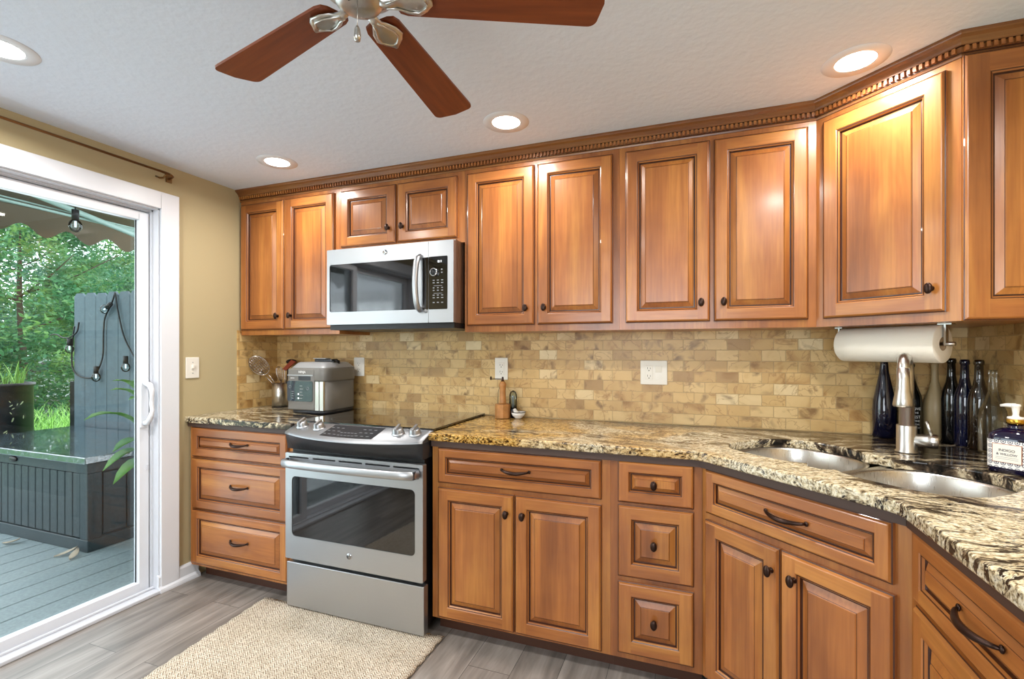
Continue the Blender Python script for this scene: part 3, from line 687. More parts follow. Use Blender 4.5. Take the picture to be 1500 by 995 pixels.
# one hole that follows both bowls, pinched between them
lo = bowl_outline(*BL, 0); ro = bowl_outline(*BR, 0)
hole = [p for p in lo if p[0] < .30]+[]
def sortang(pts, c_): return sorted(pts, key=lambda p: math.atan2(p[1]-c_[1], p[0]-c_[0]))
left = [p for p in lo if p[0] <= .300]; right = [p for p in ro if p[0] >= .385]
lt = sorted([p for p in left if p[1] >= .325], key=lambda p: p[0]); lb = sorted([p for p in left if p[1] < .325], key=lambda p: -p[0])
rt = sorted([p for p in right if p[1] >= .325], key=lambda p: p[0]); rb = sorted([p for p in right if p[1] < .325], key=lambda p: -p[0])
# go round: top from left to right, then bottom from right to left
def along_top(pts): return pts
lt = [p for p in lo[1:len(lo)//2] if p[0] <= .30][::-1]; rt = [p for p in ro[1:len(ro)//2] if p[0] >= .385][::-1]
rb = [p for p in ro[len(ro)//2:] if p[0] >= .385][::-1]; lb = [p for p in lo[len(lo)//2:] if p[0] <= .30][::-1]
holeST = lt+[(.322, .492), (.3425, .486), (.363, .492)]+rt+[ro[0]]+rb+[(.363, .118), (.3425, .120), (.322, .118)]+lb+[lo[len(lo)//2]]
holeST = [p for i, p in enumerate(holeST) if i == 0 or math.hypot(p[0]-holeST[i-1][0], p[1]-holeST[i-1][1]) > .002]
hole = [D(*p) for p in holeST]
wr = thing('granite_countertop', (0, 0, 0), 'long granite countertop with gold and cream swirls wrapping the corner around the sink', 'countertop')
outline_slab('granite_slab', outer, [hole], .880, ZC, 'granite', wr)
m = MB()
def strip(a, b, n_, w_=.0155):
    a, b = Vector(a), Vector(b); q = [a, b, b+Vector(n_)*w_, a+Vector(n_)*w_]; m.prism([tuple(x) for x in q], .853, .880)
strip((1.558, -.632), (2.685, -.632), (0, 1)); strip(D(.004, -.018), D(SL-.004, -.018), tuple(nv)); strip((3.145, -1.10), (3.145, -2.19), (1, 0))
m.build('shade_strip', 'edge', wr)  # dark band painting the shade between slab and cabinet faces

# sink
sk = thing('double_sink', (O.x, O.y, 0), 'undermount stainless double-bowl sink in the angled corner counter', 'sink', R(-45))
def bowl(b, name):
    m = MB(); rings = []
    for g, z in ((.010, .8795), (-.004, .8788), (-.007, .872), (-.011, .80), (-.014, .74), (-.024, .712), (-.05, .698), (-.12, .694)):
        rings.append([(x, y, z) for x, y in bowl_outline(*b, 0, grow=g)])
    n = len(rings[0]); v = [p for r in rings for p in r]
    m.add(v, [(k*n+i, k*n+(i+1) % n, (k+1)*n+(i+1) % n, (k+1)*n+i) for k in range(len(rings)-1) for i in range(n)], 0, True)
    m.add(rings[-1], [tuple(range(n))])
    o = m.build(name, 'sink', sk, solid=.0015)
    cx, cy = (b[0]+b[1])/2, (b[2]+b[3])/2+.03
    MB().lathe([(.045, .697), (.045, .699), (.036, .6985), (.034, .695), (.0001, .695)], (cx, cy, 0), 24).build('drain', 'chrome', o)
bowl(BL, 'bowl'); bowl(BR, 'bowl')
m = MB(); m.box(.328, .125, .866, .357, .52, .8780); m.build('divider', 'sink', sk, bevel=.004)

# faucet
fx, fy = 3.385, -.403
fc = thing('kitchen_faucet', (fx, fy, ZC), 'brushed nickel pull-down faucet standing behind the double sink', 'faucet', 0)
m = MB(); m.lathe([(.034, 0), (.034, .006), (.030, .010), (.030, .098), (.0295, .100), (.0225, .101), (.0225, .175)], (0, 0, 0), 32); m.build('faucet_body', 'nickel', fc)
dx, dy = -.40, -.917
m = MB(); pts = []
for i in range(15):
    a = PI*i/14*.93; r = .058; pts.append((dx*(r-r*math.cos(a)), dy*(r-r*math.cos(a)), .285+r*math.sin(a)))
pts = [(0, 0, .165), (0, 0, .23)]+pts; m.tube(pts, [.0215]*2+[.0215-.004*i/14 for i in range(15)], 20); m.build('spout', 'nickel', fc)
e_ = Vector(pts[-1]); e0 = Vector((dx*.118, dy*.118, 0))
m = MB(); m.tube([tuple(e_+Vector((0, 0, .012))), (e0.x*.98, e0.y*.98, .262), (e0.x, e0.y, .235), (e0.x*1.02, e0.y*1.02, .205), (e0.x*1.03, e0.y*1.03, .182), (e0.x*1.03, e0.y*1.03, .176)], [.018, .019, .020, .0255, .029, .026], 24); m.build('spray_head', 'nickel', fc)
hx, hy = .94, -.34
m = MB(); m.tube([(hx*.015, hy*.015, .050), (hx*.052, hy*.052, .049), (hx*.054, hy*.054, .049), (hx*.084, hy*.084, .048), (hx*.088, hy*.088, .048)], [.020, .023, .0255, .0255, .022], 24)
hd = m.build('lever_hub', 'nickel', fc)
m = MB(); m.tube([(hx*.070, hy*.070, .065), (hx*.055, hy*.055, .118)], [.0065, .0055], 12); m.build('lever', 'nickel', hd)

# ------------------------------------------------------------------ range
rg = thing('electric_range', (.772, 0, 0), 'stainless steel slide-in electric range with black glass cooktop', 'range')
RW = .777; RF = -.69
m = MB(); m.box(.012, -.655, .035, RW-.012, -.03, .895); m.build('oven_body', 'blackmetal', rg)
for sx in (.05, RW-.05):
    for sy in (-.55, -.1): MB().lathe([(.018, .016), (.018, .035)] if sy < -.3 else [(.018, .001), (.018, .035)], (sx, sy, 0), 12).build('foot', 'blackmetal', rg)
m = MB(); m.box(-.004, -.60, .915, RW+.002, -.012, .926); m.box(.004, -.60, .895, RW-.006, -.014, .915); m.build('cooktop_glass', 'blackgloss', rg, bevel=.002)
for cx, cy, r in ((.2, -.44, .105), (.2, -.17, .075), (.57, -.42, .09), (.57, -.16, .105)):
    MB().lathe([(r-.0012, .92615), (r, .92615)], (cx, cy, 0), 48, cap=False).build('burner_ring', 'greyink', rg)
# control panel, bowed at the front
N = 24; top = []; low = []
for i in range(N+1):
    u = i/N; x = RW*u; bow = .062*(1-abs(2*u-1)**2.2)
    top.append((x, -.592, .921)); low.append((x, -.692-bow, .884-.010*(1-abs(2*u-1)**2)))
m = MB(); v = top+low; m.add(v, [(i, i+1, N+2+i, N+1+i) for i in range(N)], 0, True)
lo2 = [(x, y-.003, z-.010) for x, y, z in low]; m.add(low+lo2, [(i, i+1, N+2+i, N+1+i) for i in range(N)], 0, True)
m.add(top+[(x, y, z-.02) for x, y, z in top]+lo2+low, [], 0)
for k in (0, N):
    m.add([top[k], low[k], lo2[k], (lo2[k][0], -.592, lo2[k][2])], [(0, 1, 2, 3)])
cp = m.build('control_panel', 'steelp', rg)
m = MB(); a_ = [(x, y+.004, z) for x, y, z in lo2]; b_ = [(x*.985+.006, y*.35+RF*.65+.012, .80) for x, y, z in lo2]
m.add(a_+b_, [(i, i+1, N+2+i, N+1+i) for i in range(N)], 0, True)
for k, src in ((0, 0), (N, 0)): m.add([a_[k], b_[k], (b_[k][0], -.58, .80), (a_[k][0], -.58, a_[k][2])], [(0, 1, 2, 3)])
m.add([b_[i] for i in range(N+1)]+[(b_[N][0], -.6, .80), (b_[0][0], -.6, .80)], [tuple(range(N+3))])
m.build('front_apron', 'blacktrim', rg)
def cpz(x, s):  # point on the panel, s=0 back, 1 front
    u = x/RW; bow = .062*(1-abs(2*u-1)**2.2); y1 = -.692-bow; z1 = .884-.010*(1-abs(2*u-1)**2)
    return Vector((x, -.592+(y1+.592)*s, .921+(z1-.921)*s))
for x in (.062, .176, .625, .710):
    p = cpz(x, .42); kn = MB()
    kn.lathe([(.030, 0), (.030, .004), (.025, .008), (.023, .024), (.020, .028), (.0001, .028)], (0, 0, 0), 28)
    kn.box(-.006, -.026, .008, .006, .026, .038)
    o = kn.build('control_knob', 'steel', cp, loc=tuple(p), rot=(R(17), 0, R(10)), bevel=.0015)
dm = MB(); q = [cpz(.245, .88)+Vector((0, 0, .0012)), cpz(.545, .88)+Vector((0, 0, .0012)), cpz(.515, .12)+Vector((0, 0, .0012)), cpz(.235, .12)+Vector((0, 0, .0012))]
# follow the bow
dv = []; nn = 10
for j in range(2):
    for i in range(nn+1):
        x = .235+(.53-.235)*i/nn; s_ = .12 if j == 0 else .84; p = cpz(x, s_); dv.append((p.x, p.y, p.z+.0012))
dm.add(dv, [(i, i+1, nn+2+i, nn+1+i) for i in range(nn)]); dsp = dm.build('display', 'blacktrim', cp)
bm_ = MB()
for (xa, n_) in ((.25, 3), (.435, 3)):
    for i in range(n_):
        for s_ in (.3, .5, .7):
            p = cpz(xa+.03*i, s_); bm_.box(p.x-.007, p.y-.004, p.z+.0013, p.x+.007, p.y+.004, p.z+.0022)
for i in range(5):
    for s_ in (.56, .72):
        p = cpz(.335+.02*i, s_); bm_.box(p.x-.006, p.y-.004, p.z+.0013, p.x+.006, p.y+.004, p.z+.0022)
bm_.build('button_print', 'greyink', dsp)
# oven door
m = MB(); poly_o = rrect(0, .260, RW, .780, .006); wx0, wx1, wz0, wz1 = .040, .737, .373, .667
hole_w = rrect(wx0, wz0, wx1, wz1, .022)
def ringslab(outer, inner, y0, y1, mats, name, parent, mi=0):
    cu = bpy.data.curves.new('c', 'CURVE'); cu.dimensions = '2D'; cu.fill_mode = 'BOTH'
    for pts in [outer]+inner:
        sp = cu.splines.new('POLY'); sp.points.add(len(pts)-1)
        for q_, (x, y) in zip(sp.points, pts): q_.co = (x, y, 0, 1)
        sp.use_cyclic_u = True
    cu.extrude = abs(y1-y0)/2
    tmp = bpy.data.objects.new('c', cu); COL.objects.link(tmp); bpy.context.view_layer.update()
    me = bpy.data.meshes.new_from_object(tmp.evaluated_get(bpy.context.evaluated_depsgraph_get())); bpy.data.objects.remove(tmp); bpy.data.curves.remove(cu)
    for v in me.vertices: x, y, z = v.co; v.co = (x, (y0+y1)/2-z, y)
    me.materials.clear(); me.materials.append(M[mats]); o = bpy.data.objects.new(name, me); COL.objects.link(o); o.parent = parent
    return o
slots = []
for a, b in ((.021, .144), (.169, .303), (.323, .455), (.473, .607), (.625, .758)): slots.append(rrect(a, .7575, b, .7645, .003, 3))
dr = ringslab(poly_o, [hole_w]+slots, RF, RF+.030, 'steel', 'oven_door', rg)
MB().box(.02, RF+.030, .27, RW-.02, RF+.036, .775).build('door_liner', 'blackmetal', dr)
MB().prism_axis(rrect(wx0-.002, wz0-.002, wx1+.002, wz1+.002, .022), RF+.003, RF+.009, 'y').build('door_window', 'blackgloss', dr)
m = MB(); hp = [(.018, RF-.010, .738), (.03, RF-.044, .739)]+[(.03+(RW-.06)*i/12, RF-.050-.014*math.sin(PI*i/12), .739) for i in range(1, 12)]+[(RW-.03, RF-.044, .739), (RW-.018, RF-.010, .738)]
m.tube(hp, [.0115]*len(hp), 18, flat=1.7, up=(0, 0, 1))
hh = m.build('door_handle', 'steel', dr)
for xx in (.018, RW-.030): MB().box(xx, RF-.046, .722, xx+.012, RF-.004, .757).build('handle_end_cap', 'blacktrim', hh, bevel=.003)
em = MB(); em.lathe([(.0001, -.0030), (.0135, -.0030), (.0145, -.0015), (.0145, 0)], (.384, RF, .321), 32, axis='y'); eb = em.build('badge', 'chrome', dr)
em = MB(); em.lathe([(.0085, -.0036), (.0112, -.0036), (.0112, -.0028), (.0085, -.0028), (.0085, -.0036)], (.384, RF, .321), 28, axis='y', cap=False); em.build('badge_ring', 'blacktrim', eb)
lettering('GE', .011, eb, (.384, RF-.0034, .321), mat='blacktrim')
MB().prism_axis(rrect(0, .022, RW, .240, .005), RF+.008, RF+.045, 'y').build('storage_drawer', 'steel', rg, bevel=.003)

# ------------------------------------------------------------------ microwave
mw = thing('microwave', (.772, 0, 0), 'stainless over-the-range microwave hanging under the short cabinet', 'microwave')
MW, MF, z0, z1 = .778, -.40, 1.424, 1.834
MB().box(.004, MF+.028, 1.424, MW-.004, -.012, 1.8405).build('microwave_body', 'steelv', mw)
MB().box(.006, MF+.020, 1.396, MW-.006, -.02, 1.424).build('underside_vent', 'blackmetal', mw)
xs = .637
dr = ringslab(rrect(0, z0, xs-.0015, z1, .004), [rrect(.018, 1.492, .575, 1.752, .012)], MF, MF+.028, 'steel', 'microwave_door', mw)
MB().prism_axis(rrect(.016, 1.49, .580, 1.754, .012), MF+.003, MF+.012, 'y').build('door_window', 'blackgloss', dr)
MB().box(.603, MF-.0008, 1.490, .6353, MF+.004, 1.754).build('door_dark_strip', 'blackgloss', dr)
m = MB(); m.tube([(.592, MF-.004, 1.487), (.590, MF-.026, 1.500)]+[(.588-.004*math.sin(PI*i/10), MF-.030-.012*math.sin(PI*i/10), 1.50+.245*i/10) for i in range(1, 10)]+[(.590, MF-.026, 1.748), (.592, MF-.004, 1.760)], .0145, 14); m.build('door_handle', 'steel', dr)
pn = ringslab(rrect(xs, z0, MW, z1, .004), [], MF, MF+.028, 'steel', 'control_side', mw)
MB().prism_axis(rrect(xs+.001, 1.490, .745, 1.756, .006), MF-.002, MF+.004, 'y').build('keypad', 'blackgloss', pn, bevel=.001)
kp = pn.children[0]
m = MB(); m.lathe([(.0001, -.014), (.014, -.014), (.0175, -.010), (.0185, 0)], (.672, MF-.002, 1.676), 28, axis='y'); m.build('dial', 'blackmetal', kp)
m = MB(); m.lathe([(.0160, -.0125), (.0205, -.0125), (.0205, -.001), (.016, -.001), (.016, -.0125)], (.672, MF-.002, 1.676), 32, axis='y', cap=False); m.build('dial_ring', 'chrome', kp)
lettering('8:11', .016, kp, (.703, MF-.0028, 1.729), mat='led', sx=.9)
m = MB()
for z in (1.689, 1.674): m.box(.710, MF-.0028, z-.003, .718, MF-.002, z+.003)
for z, ww in ((1.636, .011), (1.623, .012), (1.608, .0), (1.598, .009), (1.585, .010), (1.570, .0), (1.561, .011), (1.548, .012), (1.524, .011)):
    if ww == 0: m.box(.668, MF-.0028, z-.001, .716, MF-.002, z+.001)
    else:
        for x in (.668, .692, .716): m.box(x-ww/2, MF-.0028, z-.0022, x+ww/2, MF-.002, z+.0022)
m.build('key_print', 'greyink', kp)
em = MB(); em.lathe([(.0001, -.003), (.013, -.003), (.014, 0)], (.378, MF, 1.798), 30, axis='y'); eb = em.build('badge', 'chrome', dr)
lettering('GE', .012, eb, (.378, MF-.0034, 1.798), mat='greyink')
MB().lathe([(.0001, -.002), (.010, -.002), (.010, 0)], (.622, MF, 1.482), 20, axis='y').build('door_button', 'greyink', dr)

# ------------------------------------------------------------------ things on the counter
def supershape(hw, hd, e, n=48): 
    out = []
    for i in range(n):
        th = 2*PI*i/n; c_, s_ = math.cos(th), math.sin(th); out.append((hw*abs(c_)**(2/e)*(1 if c_ > 0 else -1), hd*abs(s_)**(2/e)*(1 if s_ > 0 else -1)))
    return out
def loft(rings, mi=0, smooth=True, cap0=True, cap1=True):
    m = MB(); n = len(rings[0]); v = [p for r in rings for p in r]
    m.add(v, [(k*n+i, k*n+(i+1) % n, (k+1)*n+(i+1) % n, (k+1)*n+i) for k in range(len(rings)-1) for i in range(n)], mi, smooth)
    if cap0: m.add(rings[0], [tuple(range(n-1, -1, -1))], mi)
    if cap1: m.add(rings[-1], [tuple(range(n))], mi)
    return m
ck = thing('pressure_cooker', (.568, -.195, ZC), 'grey electric multi cooker with dark control panel on the left counter', 'cooker')
hw, hd = .138, .142
def rg_(s, z, e=6.0, dx_=0): return [(x*s+dx_, y*s, z) for x, y in supershape(hw, hd, e)]
loft([rg_(.90, .001), rg_(.95, .004), rg_(.97, .022)]).build('base_ring', 'blacktrim', ck)
loft([rg_(.985, .022), rg_(.99, .03), rg_(.99, .192)]).build('outer_shell', 'greyplast', ck)
loft([rg_(1.0, .192), rg_(1.015, .198), rg_(1.01, .262), rg_(1.0, .268)]).build('upper_band', 'greyplast', ck)
loft([rg_(.985, .268), rg_(.96, .272), rg_(.80, .296), rg_(.72, .300), rg_(.3, .302)]).build('lid', 'greylid', ck)
m = MB(); m.box(-.045, -.03, .300, .085, .03, .318); m.build('lid_handle', 'blacktrim', ck, bevel=.006)
m = MB(); m.box(-.050, -.034, .318, .045, .006, .323); m.build('handle_trim', 'greylid', ck, bevel=.002)
m = MB(); m.lathe([(.016, .288), (.016, .308), (.010, .312), (.0001, .312)], (.10, .0, 0), 16); m.box(.092, -.04, .296, .108, 0, .306); m.build('vent_valve', 'blackmetal', ck)
m = MB()
for x0_ in (.064, .096): m.prism([(x0_, -.1405+.0*x0_), (x0_+.024, -.1400), (x0_+.024, -.125), (x0_, -.125)], .024, .190)
m.build('steel_corner_band', 'steelv', ck)
# front panel carrying the controls (facing -y)
m = MB(); m.box(-.132, -.1465, .024, .060, -.120, .262); fp = m.build('front_housing', 'greyplast', ck, bevel=.006)
MB().prism_axis(rrect(-.134, .075, .052, .192, .012), -.1500, -.1445, 'y').build('control_screen', 'panelblue', fp)
m = MB(); m.box(-.132, -.1505, .222, .054, -.1445, .228); m.build('trim_line', 'greylid', fp)
MB().box(-.052, -.1480, .196, .036, -.1445, .220).build('latch_recess', 'blacktrim', fp)
lettering('NINJA', .019, fp, (-.026, -.1472, .244), mat='whiteink'); lettering('SPEEDI', .010, fp, (-.097, -.1472, .208), mat='whiteink')
m = MB()
for cx, cz in ((-.112, .158), (.018, .150)):
    m.lathe([(.007, -.1507), (.009, -.1507), (.009, -.1497), (.007, -.1497), (.007, -.1507)], (cx, 0, cz), 18, axis='y', cap=False)
for i in range(5): m.box(-.04, -.1507, .09+.018*i, -.022+.006*(i % 2), -.1495, .094+.018*i)
for i in range(4): m.box(-.100, -.1507, .09+.013*i, -.085, -.1495, .093+.013*i)
m.build('screen_print', 'greyink', fp)
m = MB()
for cz in (.116, .092): m.lathe([(.0001, -.1510), (.0048, -.1510), (.0048, -.1495)], (-.050, 0, cz), 12, axis='y')
m.build('indicator_light', 'led', fp)
# cord behind the cooker
# utensil crock and utensils
crx, cry = .135, -.105
ck2 = thing('utensil_crock', (crx, cry, ZC), 'brushed steel utensil crock in the corner beside the pressure cooker', 'utensil holder')
MB().lathe([(.050, .001), (.050, .155), (.047, .155), (.047, .006), (.0001, .006)], (0, 0, 0), 40).build('crock', 'steelv', ck2)
MB().lathe([(.0508, .001), (.0508, .006)], (0, 0, 0), 40).build('base_rim', 'blackmetal', ck2)
def utensil(name, label, pts_handle, r=.003):
    t = thing(name, (crx, cry, ZC), label, 'utensil'); MB().tube(pts_handle, r, 8).build('handle', 'greyhandle', t); return t
# spider skimmer, leaning left-forward
t = utensil('spider_skimmer', 'round wire spider skimmer leaning left out of the steel crock', [(.02, .01, .02), (-.025, -.030, .17), (-.043, -.055, .215)])
cs = Vector((-.072, -.100, .272)); ax = Vector((-.42, -.50, .75)).normalized(); up_ = Vector((.45, -.85, .0)); up_ = (up_-up_.dot(ax)*ax).normalized(); sd = ax.cross(up_)
# skimmer plane spans ax and sd
m = MB(); ringp = [cs+.068*(math.cos(2*PI*i/32)*ax+math.sin(2*PI*i/32)*sd*.74) for i in range(33)]; m.tube(ringp, .0030, 6, cap=False)
for k in range(-3, 4):
    u = k/4; L = math.sqrt(max(0, 1-u*u))
    for a1, b1 in ((ax, sd), (sd, ax)):
        A_, B_ = (.064, .051) if a1 is ax else (.051, .064)
        m.tube([cs+a1*A_*u+b1*B_*L*w-up_*.012*(1-w*w)*L for w in (-1, -.5, 0, .5, 1)], .0016, 4)
m.build('wire_basket', 'greyhandle', t)
t = utensil('whisk', 'balloon whisk with copper tinted wires standing in the steel crock', [(.0, -.02, .02), (.004, -.005, .13), (.006, .0, .165)], .006)
m = MB()
for k in range(8):
    a = PI*k/8; pts = []
    for i in range(17):
        u = i/16; w = math.sin(PI*u); h = (1-math.cos(2*PI*u))/2
        pts.append((.006+.027*math.cos(a)*math.sin(2*PI*u)*(.5+.5*h)-.02*h, .0+.027*math.sin(a)*math.sin(2*PI*u)*(.5+.5*h), .165+.10*h))
    m.tube(pts, .0012, 5, cap=False)
m.build('whisk_wires', 'greyhandle', t)
t = utensil('slotted_spoon', 'dark metal spoon leaning low and left out of the steel crock', [(.02, .0, .02), (-.035, -.035, .16), (-.062, -.062, .205)])
m = MB(); m.ball((-.082, -.082, .226), .026, .020, .013, 16, 8); m.build('spoon_bowl', 'greyhandle', t)
t = utensil('red_turner', 'reddish brown silicone turner leaning towards the pressure cooker', [(.01, .02, .02), (.025, .015, .16), (.036, .0, .245)], .004)
m = MB(); m.add([(.020, .00, .245), (.052, -.005, .238), (.112, .020, .296), (.068, .025, .306)], [(0, 1, 2, 3)]); m.build('blade', 'red', t, solid=.006)
t = utensil('black_ladle', 'black ladle rising behind the red turner in the corner', [(.0, .025, .02), (.012, .045, .18), (.015, .05, .27)], .004); t.children[0].data.materials[0] = M['blackmetal']
m = MB(); m.ball((.042, .050, .294), .040, .026, .018, 16, 8); m.build('ladle_bowl', 'blackmetal', t)

# pepper mill with crank
pm = thing('pepper_mill', (1.688, -.085, ZC), 'wooden pepper mill with long metal crank and square drawer base', 'pepper mill')
MB().prism([(x*.041, y*.041) for x, y in [(math.cos(R(22.5+45*i))*1.04, math.sin(R(22.5+45*i))*1.04) for i in range(8)]], .001, .078).build('drawer_base', 'mill', pm, bevel=.003)
MB().lathe([(.021, .078), (.0185, .088), (.0175, .12), (.0165, .155), (.018, .172), (.0195, .176), (.0195, .184), (.017, .19), (.013, .200), (.0001, .204)], (0, 0, 0), 24).build('mill_column', 'mill', pm)
m = MB(); m.lathe([(.010, .200), (.006, .212), (.005, .224), (.0001, .226)], (0, 0, 0), 14); m.tube([(0, 0, .213), (-.03, -.01, .214), (-.062, -.018, .213)], .0022, 8); m.lathe([(.003, .208), (.006, .212), (.004, .226), (.0001, .228)], (-.062, -.018, 0), 10)
m.tube([(-.018, 0, .17), (-.024, -.006, .14), (-.024, -.008, .08)], .0014, 6); m.build('crank', 'bronze', pm)
gm = thing('glass_grinder', (1.735, -.048, ZC), 'small clear grinder with black top beside the pepper mill', 'grinder')
MB().lathe([(.024, .001), (.024, .045), (.022, .05), (.0001, .05)], (.0, .0, 0), 20).build('grinder_base', 'blackmetal', gm)
MB().lathe([(.021, .05), (.021, .125), (.015, .142), (.0001, .150)], (0, 0, 0), 20).build('glass_body', 'bulbglass', gm)
MB().lathe([(.008, .052), (.008, .120), (.0001, .121)], (.0, .0, 0), 12).build('peppercorns', 'greyink', gm)
bw = thing('small_bowl', (1.775, -.075, ZC), 'small white enamel bowl with black rim beside the pepper mill', 'bowl')
MB().lathe([(.016, .001), (.018, .003), (.033, .018), (.040, .036), (.038, .036), (.031, .020), (.016, .006), (.0001, .005)], (0, 0, 0), 28).build('bowl_body', 'porcelain', bw)
MB().lathe([(.0385, .0345), (.0415, .0345), (.0415, .0375), (.0385, .0375), (.0385, .0345)], (0, 0, 0), 28, cap=False).build('bowl_rim', 'blackmetal', bw)
sp = MB(); sp.tube([(0, 0, .012), (-.012, .0, .03), (-.024, 0, .052)], [.016, .014, .008], 10); sp = sp.build('salt_scoop', 'porcelain', loc=(1.775, -.075, ZC)); tag(sp, 'small white scoop resting in the enamel bowl', 'scoop')

# bottles behind the sink
def bottle(x, y, r, h, shape, mat, label, extra=None):
    t = thing('glass_bottle', (x, y, ZC), label, 'bottle', group=None)
    P = {'wine': [(.9, .0), (1, .02), (1, .50), (.92, .58), (.62, .70), (.40, .80), (.34, .86), (.33, .955), (.40, .96), (.40, .985), (.33, 1.0)],
         'slope': [(.9, 0), (1, .02), (1, .34), (.95, .46), (.68, .64), (.42, .82), (.33, .92), (.33, .965), (.40, .97), (.40, .99), (.33, 1.0)],
         'beer': [(.92, 0), (1, .02), (1, .52), (.93, .60), (.55, .72), (.42, .80), (.39, .94), (.47, .95), (.47, .98), (.40, 1.0)],
         'bell': [(.9, 0), (1, .02), (1, .42), (.90, .52), (.50, .66), (.32, .76), (.27, .93), (.31, .95), (.31, .99), (.27, 1.0)]}[shape]
    prof = [(.0001, .0105*h), (P[0][0]*r*.8, .004*h)]+[(a*r, max(.001, b*h)) for a, b in P]+[(P[-1][0]*r*.7, h), (P[-1][0]*r*.7, h*.95)]
    o = MB(); o.lathe(prof, (0, 0, 0), 36, cap=False); o.build('bottle_glass', mat, t)
    return t
bottle(3.424, -.062, .042, .335, 'slope', 'blueglass', 'dark cobalt blue bottle, leftmost of the bottles behind the faucet')
t = bottle(3.517, -.056, .0395, .315, 'wine', 'blackbottle', 'black bottle printed with white lettering right behind the faucet')
def wraptext(parent, txt, size, r, z, ang, mat='whiteink'):
    o = lettering(txt, size, parent, (0, 0, 0), mat=mat)
    me = o.data; me.transform(Matrix.Rotation(R(90), 4, 'X')); o.rotation_euler = (0, 0, 0)
    for v in me.vertices:
        a = ang+v.co.x/r; rr = r+.0004-v.co.y*.3; zz = v.co.z+z; v.co = (rr*math.sin(a), -rr*math.cos(a), zz)
    return o
for zz, tx, sz in ((.128, 'LOVE', .016), (.112, 'THE', .011), (.094, 'BEST', .017), (.078, 'WINE', .012), (.064, 'IS THE', .010), (.050, 'OLDEST', .010)):
    wraptext(t, tx, sz, .0397, zz, R(8))
bottle(3.600, -.056, .0395, .318, 'bell', 'stoneware', 'tan frosted bottle with a long slim neck, third from the left behind the sink').children
bottle(3.629, -.120, .033, .338, 'beer', 'blackbottle', 'shiny black bottle, left of the two dark bottles by the tiled corner')
t = bottle(3.643, -.187, .0325, .335, 'beer', 'blueglass', 'dark bottle with a yellow flower print near the tiled corner')
m = MB()
for i in range(46):
    a = R(18)+random.uniform(-.32, .32); z = .045+random.random()*.10; rr = .0329; s_ = random.uniform(.0025, .0045)
    c_ = Vector((rr*math.sin(a), -rr*math.cos(a), z)); tg = Vector((math.cos(a), math.sin(a), 0)); vv = []
    for k in range(6): b = 2*PI*k/6; vv.append(c_+tg*s_*math.cos(b)+Vector((0, 0, s_*math.sin(b))))
    m.add(vv, [tuple(range(6))])
m.build('flower_print', 'yellowink', t, clean=False)
for zz, tx in ((.036, 'FRESH'), (.024, 'BLOOM')): wraptext(t, tx, .010, .0327, zz, R(14))
bottle(3.657, -.254, .0325, .335, 'beer', 'brownglass', 'brown glass bottle behind the clear bottle at the right wall')
t = bottle(3.662, -.330, .040, .300, 'bell', 'clear', 'clear empty glass bottle between the dark bottles and the soap pump')

# soap dispenser
sx_, sy_ = 3.572, -.645
sd_ = thing('soap_dispenser', (sx_, sy_, ZC), 'navy glass soap pump bottle with patterned label at the right of the sink', 'soap dispenser', R(-48))
def ov(s, z, e=4.5): return [(x*s, y*s, z) for x, y in supershape(.056, .050, e)]
loft([ov(.90, .001), ov(.96, .005), ov(.98, .015), ov(.98, .100), ov(.95, .110), ov(.86, .121), ov(.62, .131, 2.8), ov(.40, .136, 2.4)]).build('bottle_body', 'soapblue', sd_)
MB().lathe([(.022, .134), (.0185, .138), (.0185, .148)], (0, 0, 0), 28).build('bottle_neck', 'soapblue', sd_)
MB().lathe([(.0215, .148), (.0215, .162), (.020, .163)], (0, 0, 0), 28).build('gold_collar', 'gold', sd_)
m = MB(); m.lathe([(.020, .163), (.019, .169), (.009, .171), (.007, .176), (.010, .200), (.012, .203), (.010, .208), (.0001, .209)], (0, 0, 0), 24); m.tube([(0, 0, .2035), (-.02, -.004, .2035), (-.033, -.006, .201)], [.007, .0055, .004], 10); m.build('pump', 'porcelain', sd_)
# label sleeve with uv
me = bpy.data.meshes.new('label_sleeve'); bm = bmesh.new(); uvl = bm.loops.layers.uv.new('UVMap'); ss = supershape(.056, .050, 4.5, 96); Ls = 0
for i in range(96):
    a, b = ss[i], ss[(i+1) % 96]; L = math.hypot(b[0]-a[0], b[1]-a[1]); k = .986
    f = bm.faces.new([bm.verts.new((p[0]*k, p[1]*k, z)) for p, z in ((a, .018), (b, .018), (b, .100), (a, .100))])
    for l, q in zip(f.loops, ((Ls, .018), (Ls+L, .018), (Ls+L, .1), (Ls, .1))): l[uvl].uv = q
    f.smooth = True; Ls += L
bm.to_mesh(me); bm.free(); me.materials.append(M['lattice']); ls = bpy.data.objects.new('label_sleeve', me); COL.objects.link(ls); ls.parent = sd_
yf_ = -.0502
m = MB(); m.box(-.034, yf_, .034, .034, yf_+.002, .090, 0); m.build('label_border', 'copper', ls)
m = MB(); m.box(-.0325, yf_-.0005, .0355, .0325, yf_+.001, .0885, 0); lb_ = m.build('label_card', 'cream_label', ls)
lettering('INDIGO', .0105, lb_, (0, yf_-.0008, .071), mat='ink'); lettering('& WILLOW', .0095, lb_, (0, yf_-.0008, .059), mat='ink')
m = MB(); m.box(-.026, yf_-.0009, .050, .026, yf_-.0004, .0508); m.box(-.026, yf_-.0009, .045, .026, yf_-.0004, .0458); m.build('label_lines', 'greyink', lb_)

